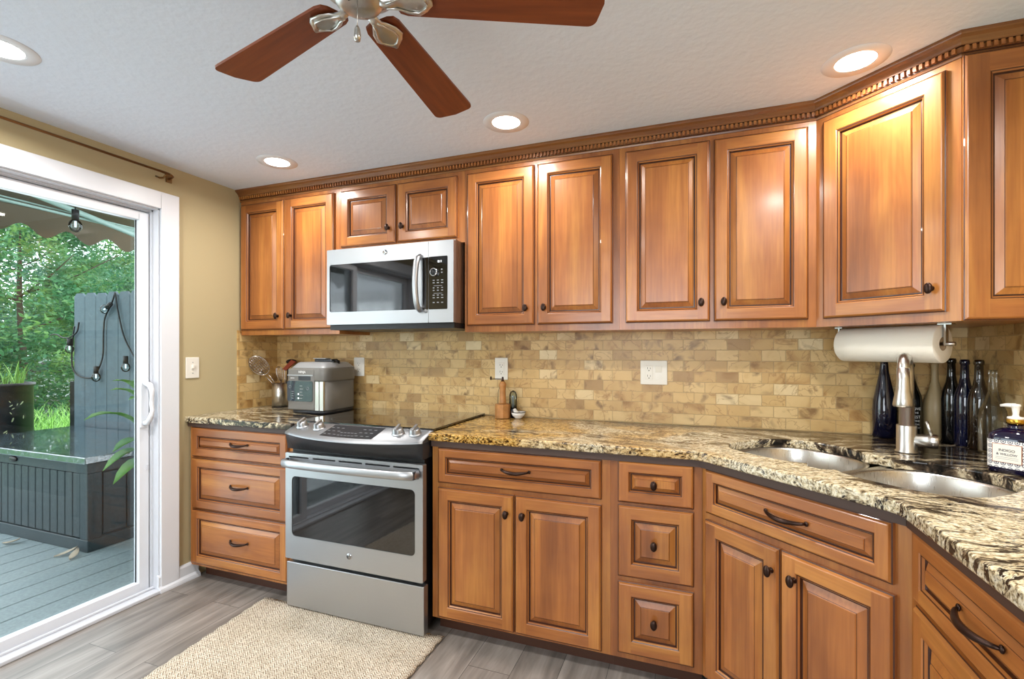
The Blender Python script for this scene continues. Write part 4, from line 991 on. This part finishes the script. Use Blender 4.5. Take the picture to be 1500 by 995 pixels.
# paper towel roll hanging under the corner cabinet
O2 = Vector((3.126, -.29)); 
ph = thing('paper_towel_holder', (3.126, -.29, 0), 'metal under-cabinet bracket holding the paper towel roll', 'holder', R(-45))
m = MB(); zr = 1.307
m.box(.356, .140, zr-.006, .362, .160, UZ-.001); m.box(.340, .135, UZ-.004, .380, .165, UZ-.0005); m.tube([(.34, .15, zr), (.384, .15, zr)], .0075, 12)
m.box(.000, .140, zr-.006, .005, .160, UZ); m.box(-.010, .135, UZ-.004, .018, .165, UZ-.0005); m.tube([(.003, .15, zr), (.35, .15, zr)], .004, 10)
m.build('bracket', 'nickel', ph)
pt = thing('paper_towel_roll', (3.126, -.29, 0), 'white paper towel roll hanging under the corner wall cabinet', 'paper towels', R(-45))
m = MB(); seg = 56; ro_, ri = .0675, .024; x0_, x1_ = .012, .350
prof = [(x0_, ri), (x0_, ro_-.008), (x0_+.008, ro_), (x1_-.002, ro_), (x1_, ro_-.002), (x1_, ri)]
v = [(x, .15+r_*math.cos(2*PI*i/seg), zr+r_*math.sin(2*PI*i/seg)) for x, r_ in prof for i in range(seg)]
m.add(v, [(k*seg+i, k*seg+(i+1) % seg, (k+1)*seg+(i+1) % seg, (k+1)*seg+i) for k in range(5) for i in range(seg)], 0, True); m.build('paper', 'paper', pt)
m = MB(); v = [(x, .15+r_*math.cos(2*PI*i/seg), zr+r_*math.sin(2*PI*i/seg)) for x, r_ in ((x0_, ri), (x1_-.001, ri), (x1_-.001, ri-.0015), (x0_, ri-.0015)) for i in range(seg)]
m.add(v, [(k*seg+i, k*seg+(i+1) % seg, ((k+1) % 4)*seg+(i+1) % seg, ((k+1) % 4)*seg+i) for k in range(4) for i in range(seg)], 0, True); m.build('core', 'card', pt)

# ------------------------------------------------------------------ rug
m = MB(); nx, ny = 40, 60; c4 = [Vector((.600, -.655)), Vector((1.618, -.640)), Vector((1.625, -2.0)), Vector((.73, -2.0))]
vs = []
for j in range(ny+1):
    for i in range(nx+1):
        u, w = i/nx, j/ny; p = (c4[0]*(1-u)+c4[1]*u)*(1-w)+(c4[3]*(1-u)+c4[2]*u)*w
        ed = .004*math.sin(j*1.9)*(1 if i in (0, nx) else 0); vs.append((p.x+ed, p.y+(.006*math.sin(i*1.3) if j == 0 else 0), .0095+random.uniform(-.0008, .0008)))
m.add(vs, [(j*(nx+1)+i, j*(nx+1)+i+1, (j+1)*(nx+1)+i+1, (j+1)*(nx+1)+i) for j in range(ny) for i in range(nx)], 0, True)
rug = thing('jute_rug', (0, 0, 0), 'cream braided jute rug on the plank floor in front of the range', 'rug')
ro = m.build('woven_field', 'rug', rug, solid=.012)
m = MB()
for i in range(150):
    u = i/149; p = c4[0]*(1-u)+c4[1]*u; a = random.uniform(-.5, .5); L = random.uniform(.008, .02)
    m.tube([(p.x, p.y, .008), (p.x+L*.6*math.sin(a), p.y+L*.5, .010), (p.x+L*math.sin(a), p.y+L, .004)], .0012, 4)
tag(m.build('fringe', 'jutefringe', rug), kind='stuff')

# ------------------------------------------------------------------ ceiling lamps
def downlight(x, y, label, k=1.0):
    t = thing('recessed_light', (x, y, H), label, 'ceiling light', group='recessed ceiling lights')
    MB().lathe([(.100, -.0004), (.099, -.0018), (.066, -.0026), (.061, -.0026), (.060, -.0008)], (0, 0, 0), 48, cap=False).build('trim_ring', 'ring', t)
    MB().lathe([(.0001, -.0030), (.0570, -.0030), (.0605, -.0005)], (0, 0, 0), 40).build('diffuser', 'lamp', t)
    l = bpy.data.lights.new('recessed_lamp_light', 'AREA'); l.shape = 'DISK'; l.size = .115; l.energy = LAMP_W*k; l.color = (1, .965, .92); l.spread = R(165)
    o = bpy.data.objects.new('lamp_light', l); COL.objects.link(o); o.parent = t; o.location = (0, 0, -.009)
    return t
downlight(.602, -.578, 'round recessed light nearest the tan wall above the left cabinets')
downlight(1.896, -.575, 'round recessed light in the middle, just above the tall cabinets')
downlight(3.182, -.575, 'round recessed light in front of the angled corner cabinet crown')
downlight(.52, -1.637, 'large bright recessed light at the upper left edge of the view', 2.5)
for i, (x, y) in enumerate(((3.18, -1.65), (.6, -2.8), (1.9, -2.9), (3.18, -2.8), (1.9, -4.2))):  # unseen lamps: first pairs with the visible second-row lamp, others added as fill
    t = downlight(x, y, 'round recessed light added out of view to help light the room', 2.4 if i == 0 else .45)

# ------------------------------------------------------------------ ceiling fan
FC = (1.973, -1.671)
fn = thing('ceiling_fan', (FC[0], FC[1], H), 'five-blade cherry ceiling fan with brushed nickel hub', 'ceiling fan')
m = MB(); m.lathe([(.065, 0), (.065, -.02), (.05, -.045), (.02, -.055), (.015, -.06), (.015, -.09), (.05, -.10), (.092, -.115), (.098, -.15), (.098, -.185), (.085, -.205), (.06, -.215)], (0, 0, 0), 48); m.build('motor_housing', 'nickel', fn)
m = MB(); m.lathe([(.060, -.205), (.056, -.210), (.051, -.216), (.051, -.236), (.047, -.243), (.032, -.248), (.0001, -.250)], (0, 0, 0), 40); sh = m.build('switch_housing', 'nickel', fn)
MB().box(-.006, -.030, -.2495, .006, -.026, -.2475).build('switch_slot', 'slot', sh)
m = MB(); m.tube([(.012, -.020, -.245), (.012, -.020, -.308)], .0008, 6); m.build('pull_chain', 'nickel', fn)
m = MB(); m.tube([(.012, -.020, -.304), (.012, -.020, -.311), (.0125, -.0205, -.326), (.013, -.021, -.336)], [.003, .006, .0075, .006], 12); m.build('chain_pull', 'nickel', fn)
def fan_blade(k):
    a = R(166-72*k); zb_ = 2.053-H
    out = []
    r0, r1 = .078, .533; w0, w1 = .043, .062
    pts = []
    def rc(cx, cy, r, a0, a1): return [(cx+r*math.cos(R(a0+(a1-a0)*i/6)), cy+r*math.sin(R(a0+(a1-a0)*i/6))) for i in range(7)]
    pts += [(r0+.0, -w0+.02), (r0+.006, -w0+.006), (r0+.022, -w0)]
    pts += [(r1-.03, -w1)]+rc(r1-.022, -w1+.020, .020, -90, -15)+[(r1+.005, 0)]+rc(r1-.022, w1-.020, .020, 15, 90)+[(r1-.03, w1)]
    pts += [(r0+.022, w0), (r0+.006, w0-.006), (r0+.0, w0-.02)]
    m = MB(); m.prism(pts, -.003, .003); b = m.build('fan_blade', 'fanwood', fn, loc=(0, 0, zb_), rot=(R(-9), 0, a))
    # arm: neck from the hub widening to a scooped shield under the blade
    m = MB(); n = 12; top_ = []; st = [(.036, .013, -.006), (.055, .011, -.014), (.070, .012, -.013), (.082, .020, -.010), (.102, .031, -.0095), (.128, .036, -.0092), (.146, .025, -.0090), (.160, .006, -.0088)]
    rings = []
    for (x, w_, z) in st:
        rings.append([(x, w_*math.cos(2*PI*i/n), z+(.0045 if w_ > .015 else .008)*math.sin(2*PI*i/n)) for i in range(n)])
    v = [p for r_ in rings for p in r_]
    m.add(v, [(q*n+i, q*n+(i+1) % n, (q+1)*n+(i+1) % n, (q+1)*n+i) for q in range(len(st)-1) for i in range(n)]+[tuple(range(n)), tuple(range(len(v)-1, len(v)-n-1, -1))], 0, True)
    # raised rib outlining the shield
    for sg in (1, -1): m.tube([(.06, sg*.006, -.020), (.085, sg*.012, -.0160), (.108, sg*.021, -.0150), (.128, sg*.023, -.0145), (.145, sg*.010, -.014), (.148, 0, -.014)], .0025, 6)
    m.build('blade_arm', 'nickel', fn, loc=(0, 0, zb_), rot=(R(-9), 0, a))
for k in range(5): fan_blade(k)

# ------------------------------------------------------------------ curtain rod
cr = thing('curtain_rod', (0, 0, 0), 'thin bronze curtain rod mounted above the white door casing', 'curtain rod')
m = MB(); m.tube([(.075, -3.0, 2.213), (.075, -.78, 2.213)], .0065, 10); m.build('rod', 'brass', cr)
m = MB(); m.tube([(.075, -.78, 2.213), (.05, -.745, 2.213), (.015, -.735, 2.211), (.002, -.735, 2.210)], .006, 10); m.box(.0005, -.75, 2.19, .006, -.72, 2.232); m.build('rod_return', 'brass', cr)
m = MB(); m.tube([(.001, -.80, 2.205), (.03, -.80, 2.192), (.058, -.80, 2.190), (.078, -.80, 2.203)], .005, 8); m.tube([(.001, -2.95, 2.205), (.03, -2.95, 2.192), (.058, -2.95, 2.190), (.078, -2.95, 2.203)], .005, 8); m.build('bracket', 'brass', cr)

# ------------------------------------------------------------------ outdoors
GZ = -.45; DK = -.12
tag(MB().box(-60, -30, GZ-.05, -.2, 50, GZ).build('lawn', 'lawn'), 'mown green lawn beyond the deck', 'lawn', kind='structure')
dk = thing('wooden_deck', (0, 0, 0), 'grey painted board deck outside the sliding glass door', 'deck')
m = MB(); x = -.145
while x > -4.3: m.box(x-.172, -4.0, DK-.03, x, .44, DK); x -= .180
m.build('deck_boards', 'deckm', dk, bevel=.003, seg=1)
m = MB(); m.box(-4.28, -4.0, GZ, -4.24, .44, DK-.031); m.box(-4.28, .40, GZ, -.16, .44, DK-.031); m.build('deck_skirt', 'deckm', dk)
# deck box
bx = thing('deck_box', (0, 0, DK), 'dark slatted plastic storage box with a wet lid on the deck', 'storage box')
X0, X1, Y0, Y1 = -3.02, -1.262, -.425, .385
m = MB(); m.box(X0+.02, Y0+.02, .001, X1-.02, Y1-.02, .60); 
zs0, zs1 = .085, .545
m.box(X0, Y0-.004, .001, X1+.004, Y1, zs0); m.box(X0, Y0-.002, zs1, X1, Y1, .615)
m.box(X1-.085, Y0-.002, zs0, X1, Y0+.03, zs1); m.box(X1-.03, Y0, zs0, X1-.001, Y0+.09, zs1); m.box(X1-.03, Y1-.09, zs0, X1-.001, Y1-.001, zs1); m.box(X0, Y0, zs0, X0+.08, Y0+.03, zs1)
m.build('box_shell', 'deckbox', bx, bevel=.004, seg=1)
m = MB(); n = 18; wsl = (X1-.09-(X0+.085))/n
for i in range(n): a = X0+.085+i*wsl; m.box(a+.004, Y0+.004, zs0+.004, a+wsl-.004, Y0+.03, zs1-.004)
for i in range(4): a = Y0+.10+i*.158; m.box(X1-.03, a, zs0+.01, X1-.010, a+.15, zs1-.01)
m.build('slat_panel', 'deckbox', bx, bevel=.004, seg=1)
m = MB(); m.box(X0-.02, Y0-.025, .615, X1+.015, Y1+.02, .662); lid = m.build('lid', 'wetlid', bx, bevel=.006)
MB().ball(((X0+X1)/2, Y0-.006, .585), .05, .012, .022).build('latch', 'blackmetal', bx)
# fence panel
fe = thing('privacy_fence', (0, 0, GZ), 'slate grey dog-eared privacy fence panel behind the storage box', 'fence')
m = MB(); bwid = .167; yy = .455; n = 0; x = -3.10
tops = []
while x < -.2:
    x1b = x+bwid-.006; zt = 1.843-GZ+random.uniform(-.006, .006)
    m.prism_axis([(x, .02), (x1b, .02), (x1b, zt-.035), (x1b-.035, zt), (x+.035, zt), (x, zt-.035)], yy, yy+.018, 'y'); x += bwid
m.build('board_panel', 'fence', fe)
m = MB()
for zz in (.5, 1.1, 1.95): m.box(-3.1, yy+.019, zz, -.2, yy+.06, zz+.08)
m.build('fence_rail', 'fence', fe)
MB().box(-3.21, yy+.02, .0, -3.115, yy+.11, 1.42).build('fence_post', 'planter', fe)
# string lights hanging on the fence
sl = thing('string_lights', (0, 0, 0), 'black cord of clear globe bulbs hung across the grey fence', 'string lights')
YL = .435
cords = [[(-2.444, 1.83), (-2.50, 1.72), (-2.590, 1.60), (-2.614, 1.467), (-2.624, 1.239), (-2.69, 1.102), (-2.778, 1.021), (-2.935, 1.018), (-3.042, 1.057), (-3.10, 1.15), (-3.09, 1.373), (-3.06, 1.52)],
         [(-2.444, 1.83), (-2.405, 1.656), (-2.327, 1.431), (-2.231, 1.291), (-2.117, 1.179), (-1.9, 1.10), (-1.6, 1.2)],
         [(-2.989, 1.559), (-3.021, 1.466), (-3.129, 1.413), (-3.239, 1.408), (-3.351, 1.443), (-3.453, 1.437)]]
def spline(pts, k=6):
    out = []; P = [pts[0]]+pts+[pts[-1]]
    for i in range(1, len(P)-2):
        for j in range(k):
            t_ = j/k; out.append(tuple(.5*((2*P[i][q])+(-P[i-1][q]+P[i+1][q])*t_+(2*P[i-1][q]-5*P[i][q]+4*P[i+1][q]-P[i+2][q])*t_*t_+(-P[i-1][q]+3*P[i][q]-3*P[i+1][q]+P[i+2][q])*t_**3) for q in range(len(pts[0]))))
    out.append(tuple(pts[-1])); return out
for c_ in cords: MB().tube([(p[0], YL, p[1]) for p in spline(c_)], .007, 6).build('cord', 'cord', sl)
def bulb(par, x, y, z, dx_=0, dz=-1):
    v_ = Vector((dx_, 0, dz)).normalized(); p = Vector((x, y, z))
    s_ = MB(); s_.tube([p, p+v_*.07], .02, 10); s_ = s_.build('bulb_socket', 'cord', par)
    q = p+v_*.105; b = MB(); b.ball(tuple(q), .036, .036, .044, 14, 8); b.build('bulb_glass', 'bulbglass', s_)
    f_ = MB(); f_.tube([p+v_*.075, p+v_*.115], .006, 6); f_.build('filament', 'led', s_)
bulb(sl, -2.47, YL-.02, 1.72, -.8, -.4); bulb(sl, -2.69, YL-.02, 1.13); bulb(sl, -2.26, YL-.02, 1.23); bulb(sl, -3.10, YL-.02, 1.40)
# planter
pl = thing('patio_planter', (-3.62, .14, DK), 'tall black cylindrical metal planter at the left edge of the deck', 'planter')
MB().lathe([(.215, .001), (.22, .01), (.22, 1.05), (.235, 1.055), (.235, 1.085), (.205, 1.085), (.205, .98), (.0001, .98)], (0, 0, 0), 40).build('planter_shell', 'planter', pl)
m = MB()
for i in range(60):
    a = random.uniform(-1.9, .3); z = random.uniform(.25, .98); r_ = .2215; s_ = random.uniform(.006, .014); al = random.uniform(0, PI)
    c_ = Vector((r_*math.cos(a), r_*math.sin(a), z)); tg = Vector((-math.sin(a), math.cos(a), 0)); vv = []
    for k in range(7): b = 2*PI*k/7; ux, uz = s_*math.cos(b)*1.9, s_*.55*math.sin(b); vv.append(c_+tg*(ux*math.cos(al)-uz*math.sin(al))+Vector((0, 0, ux*math.sin(al)+uz*math.cos(al))))
    m.add(vv, [tuple(range(7))])
m.build('leaf_cutouts', simple('cutout_light', '#9aa37a', .5), pl, clean=False)
def grass(name, cx, cy, z, n, r, h, label, spread=.5):
    m = MB()
    for i in range(n):
        a = random.uniform(0, 2*PI); rr = r*math.sqrt(random.random()); bx_, by_ = cx+rr*math.cos(a), cy+rr*math.sin(a); hh = h*random.uniform(.6, 1.1); b = random.uniform(0, 2*PI); le = hh*spread*random.uniform(.2, 1); wd = random.uniform(.006, .011)
        px, py = -math.sin(b)*wd, math.cos(b)*wd; vs_ = []
        for k in range(5):
            u = k/4; q = (bx_+math.cos(b)*le*u*u, by_+math.sin(b)*le*u*u, z+hh*(u-.25*u*u*spread)); w_ = 1-u*.92; vs_ += [(q[0]-px*w_, q[1]-py*w_, q[2]), (q[0]+px*w_, q[1]+py*w_, q[2])]
        m.add(vs_, [(2*k, 2*k+1, 2*k+3, 2*k+2) for k in range(4)], 0, True)
    return m.build(name, 'blade', clean=False)
tag(grass('ornamental_grass', -5.0, 1.45, GZ, 1500, .8, 1.15, '', .7), 'tall arching green ornamental grass between planter and fence', 'grass', kind='stuff')
tag(grass('planter_grass', -3.62, .14, DK+.98, 60, .15, .34, ''), 'thin grassy blades growing out of the black planter', 'grass', kind='stuff')
# potted plant at the right of the door
pp = thing('leafy_patio_plant', (-.62, -.18, DK), 'leafy plant with long drooping leaves just outside the glass door', 'plant')
MB().lathe([(.11, .001), (.15, .30), (.16, .31), (.145, .31), (.14, .28), (.0001, .28)], (0, 0, 0), 28).build('pot', 'planter', pp)
tips = [((-.02, -.60, 1.00), .055, 1.16), ((.01, -.47, 1.22), .05, 1.26), ((-.06, -.44, 1.16), .05, 1.22), ((.06, -.50, .80), .055, 1.02), ((.03, -.48, .60), .06, .93), ((-.03, -.50, .68), .055, .99),
        ((.04, -.40, 1.10), .055, 1.20), ((-.25, -.2, 1.2), .05, 1.3), ((.2, .2, 1.1), .05, 1.25), ((-.1, .3, 1.0), .05, 1.2), ((.25, -.1, 1.3), .05, 1.4)]
stems = MB()
for (tx, ty, tz), wd, apex in tips:
    base = Vector((0, 0, .28)); tip = Vector((tx, ty, tz)); mid = Vector((tx*.45, ty*.45, apex)); pts = [base*(1-u)**2+mid*2*u*(1-u)+tip*u*u for u in [i/12 for i in range(13)]]
    stems.tube(pts[:8], .006, 6)
    lf = MB(); L = pts[6:]; vs_ = []
    for k, p in enumerate(L):
        u = k/(len(L)-1); w_ = wd*math.sin(PI*min(1, .04+u*.96))**.7; tdir = (L[min(k+1, len(L)-1)]-L[max(k-1, 0)]).normalized(); sdv = tdir.cross(Vector((0, 0, 1))).normalized()
        vs_ += [tuple(p-sdv*w_+Vector((0, 0, .012*(w_/wd)))), tuple(p), tuple(p+sdv*w_+Vector((0, 0, .012*(w_/wd))))]
    fs = []
    for k in range(len(L)-1): b = 3*k; fs += [(b, b+1, b+4, b+3), (b+1, b+2, b+5, b+4)]
    lf.add(vs_, fs, 0, True); lf.build('leaf', 'leafP', pp, solid=.002, clean=False)
stems.build('stems', 'leafP', pp)
# dry leaves on the deck
for (x, y, a, lb_) in ((-1.96, -.52, .4, 'dry curled leaf lying on the deck at the left edge of the glass'), (-1.36, -.50, 1.2, 'pale dry leaf leaning against the front of the storage box'), (-1.27, -.50, 2.3, 'dry folded leaf on the deck by the corner of the storage box')):
    m = MB(); vs_ = []; c_, s_ = math.cos(a), math.sin(a)
    for k in range(6):
        u = k/5; w_ = .022*math.sin(PI*(.05+.9*u)); z = .006+.03*u*u
        for q in (-1, 0, 1): lx, ly = -.06+.12*u, q*w_; vs_.append((lx*c_-ly*s_, lx*s_+ly*c_, z+.008*abs(q)))
    m.add(vs_, [(3*k+j, 3*k+j+1, 3*k+j+4, 3*k+j+3) for k in range(5) for j in range(2)], 0, True)
    tag(m.build('dry_leaf', 'deadleaf', loc=(x, y, DK), solid=.002, clean=False), lb_, 'leaf')
# awning
aw = thing('retractable_awning', (0, 0, 0), 'brown canvas awning with scalloped valance above the deck', 'awning')
m = MB(); xa = -2.2; ya0, ya1 = -4.2, 1.0
m.add([(xa, ya0, 2.40), (xa, ya1, 2.40), (-.16, ya1, 2.95), (-.16, ya0, 2.95)], [(0, 1, 2, 3)]); m.build('canvas', 'awning', aw, solid=.004)
m = MB(); vs_ = []; n = 210
for i in range(n+1):
    y = ya0+(ya1-ya0)*i/n; z = 2.185+.042*(1-math.cos(2*PI*(y+.205)/.295))*.5*2; vs_ += [(xa-.004, y, z), (xa, y, 2.41)]
m.add(vs_, [(2*i, 2*i+2, 2*i+3, 2*i+1) for i in range(n)]); m.build('valance', 'awning', aw, solid=.003, clean=False)
m = MB(); m.box(xa-.03, ya0, 2.40, xa+.03, ya1, 2.46); m.build('front_bar', 'awnarm', aw)
m = MB(); m.tube([(-1.62, -1.0, 2.46), (-1.6, .45, 2.147)], .020, 10); m.tube([(-1.6, .45, 2.147), (-.2, .50, 2.30)], .022, 10); m.build('folding_arm', 'awnarm', aw)
m = MB(); m.tube([(-1.72, -2.6, 2.36), (-1.62, .45, 2.25)], .010, 8); m.tube([(-1.75, -2.6, 2.39), (-1.65, .45, 2.28)], .006, 8); m.build('cross_cord', 'awnarm', aw)
pb = thing('hanging_patio_bulb', (0, 0, 0), 'clear globe bulb with black socket hanging under the awning', 'bulb')
bulb(pb, -1.15, -.555, 2.21)
m = MB(); m.tube([(-1.15, -.555, 2.20), (-1.15, -.555, 2.66)], .004, 6); m.build('cord', 'cord', pb)
# exterior house wall above and beside (so the awning has its wall)
# parked car, far off
cw = thing('parked_car', (-15.2, 6.5, GZ), 'white car parked far behind the trees', 'car', R(70))
prof = [(-2.1, .35), (-2.15, .7), (-1.7, .95), (-1.1, 1.05), (-.6, 1.45), (.7, 1.48), (1.3, 1.05), (2.0, .95), (2.2, .6), (2.1, .35)]
m = MB(); m.prism_axis(prof, -.85, .85, 'y'); m.build('car_body', 'car', cw, bevel=.06)
m = MB(); m.prism_axis([(-.95, 1.06), (-.55, 1.40), (.65, 1.42), (1.15, 1.06)], -.862, .862, 'y'); m.build('car_window', 'blackgloss', cw)
for sx in (-1.35, 1.35):
    for sy in (-.78, .78): MB().lathe([(.0001, -.1), (.2, -.1), (.34, -.09), (.34, .09), (.2, .1), (.0001, .1)], (sx, sy, .341), 20, axis='y').build('wheel', 'blackmetal', cw)
tag(MB().box(-30, -10, GZ, -13, 30, GZ+.02).build('far_driveway', simple('grey_gravel', '#8b8d8f', .9)), 'grey strip of driveway beyond the lawn', 'driveway', kind='structure')
# trees
def tree(x, y, h, rx, n, mat, label, lowz=.5, leaf=.09, seedv=0):
    rnd = random.Random(seedv); t = thing('leafy_tree', (x, y, GZ), label, 'tree', group=None)
    m = MB(); m.tube([(0, 0, .0), (.05, .03, h*.35), (-.04, .02, h*.6), (.02, 0, h*.9)], [.08, .06, .04, .012], 10)
    for k in range(6):
        a = rnd.uniform(0, 2*PI); z = rnd.uniform(.25, .7)*h; L = rx*rnd.uniform(.5, .9); m.tube([(0, 0, z), (L*.5*math.cos(a), L*.5*math.sin(a), z+.25*L), (L*math.cos(a), L*math.sin(a), z+.6*L)], [.022, .014, .006], 6)
    m.build('trunk', 'bark', t)
    cl = []
    for k in range(110):
        a = rnd.uniform(0, 2*PI); u = rnd.uniform(0, 1); z = lowz+(h-lowz)*u; R_ = rx*math.sin(PI*(.16+.78*u))**.7; rr = R_*math.sqrt(rnd.uniform(.15, 1)); cl.append((rr*math.cos(a), rr*math.sin(a), z, rx*rnd.uniform(.16, .32)))
    m = MB(); vs_, fs = [], []
    for i in range(n):
        c_ = cl[rnd.randrange(len(cl))]; d_ = Vector((rnd.gauss(0, 1), rnd.gauss(0, 1), rnd.gauss(0, .55))); d_ = d_.normalized()*(rnd.random()**.4)*c_[3]; p = Vector(c_[:3])+d_
        s_ = leaf*rnd.uniform(.6, 1.2); u_ = Vector((rnd.gauss(0, 1), rnd.gauss(0, 1), rnd.gauss(0, .5))).normalized(); w_ = u_.cross(Vector((rnd.gauss(0, .6), rnd.gauss(0, .6), 1))).normalized(); b = len(vs_)
        vs_ += [tuple(p-u_*s_), tuple(p+w_*s_*.42), tuple(p+u_*s_), tuple(p-w_*s_*.42)]; fs.append((b, b+1, b+2, b+3))
    m.add(vs_, fs); tag(m.build('foliage', mat, t, clean=False), kind='stuff')
tree(-8.6, 2.5, 4.3, 1.75, 30000, 'leafA', 'dense green tree nearest the deck at the left side of the glass', .45, .055, 1)
tree(-13.6, 4.2, 5.6, 2.3, 16000, 'leafB', 'tall open tree rising behind the nearest tree at the left', .8, .062, 2)
tree(-10.8, 6.0, 4.5, 2.1, 18000, 'leafA', 'yellow green tree whose crown shows just over the fence top', .7, .058, 3)
tree(-14.8, 9.5, 5.4, 2.5, 15000, 'leafB', 'bluish green tree behind the right part of the fence', .5, .075, 4)
tree(-21, 8.0, 6.4, 3.0, 14000, 'leafA', 'large distant tree in the gap between the nearer crowns', .3, .09, 5)
tree(-9.5, -2.4, 4.6, 2.2, 7000, 'leafB', 'broad green tree standing outside the left edge of the view', .5, .09, 6)
tree(-22, 17, 6.2, 3.2, 7000, 'leafB', 'distant bushy tree behind the fence at the far right', .3, .13, 7)
tree(-17.5, 4.6, 4.2, 2.4, 15000, 'leafB', 'low dark tree filling the gap under the nearer crowns at the left', .05, .11, 8)
tree(-17.0, 10.2, 4.4, 2.4, 13000, 'leafB', 'low bushy tree far behind the fence, left of the bluish one', .05, .11, 9)
tree(-24.0, 13.0, 6.0, 3.6, 13000, 'leafB', 'farthest hazy tree in the middle of the glass door view', .05, .16, 10)
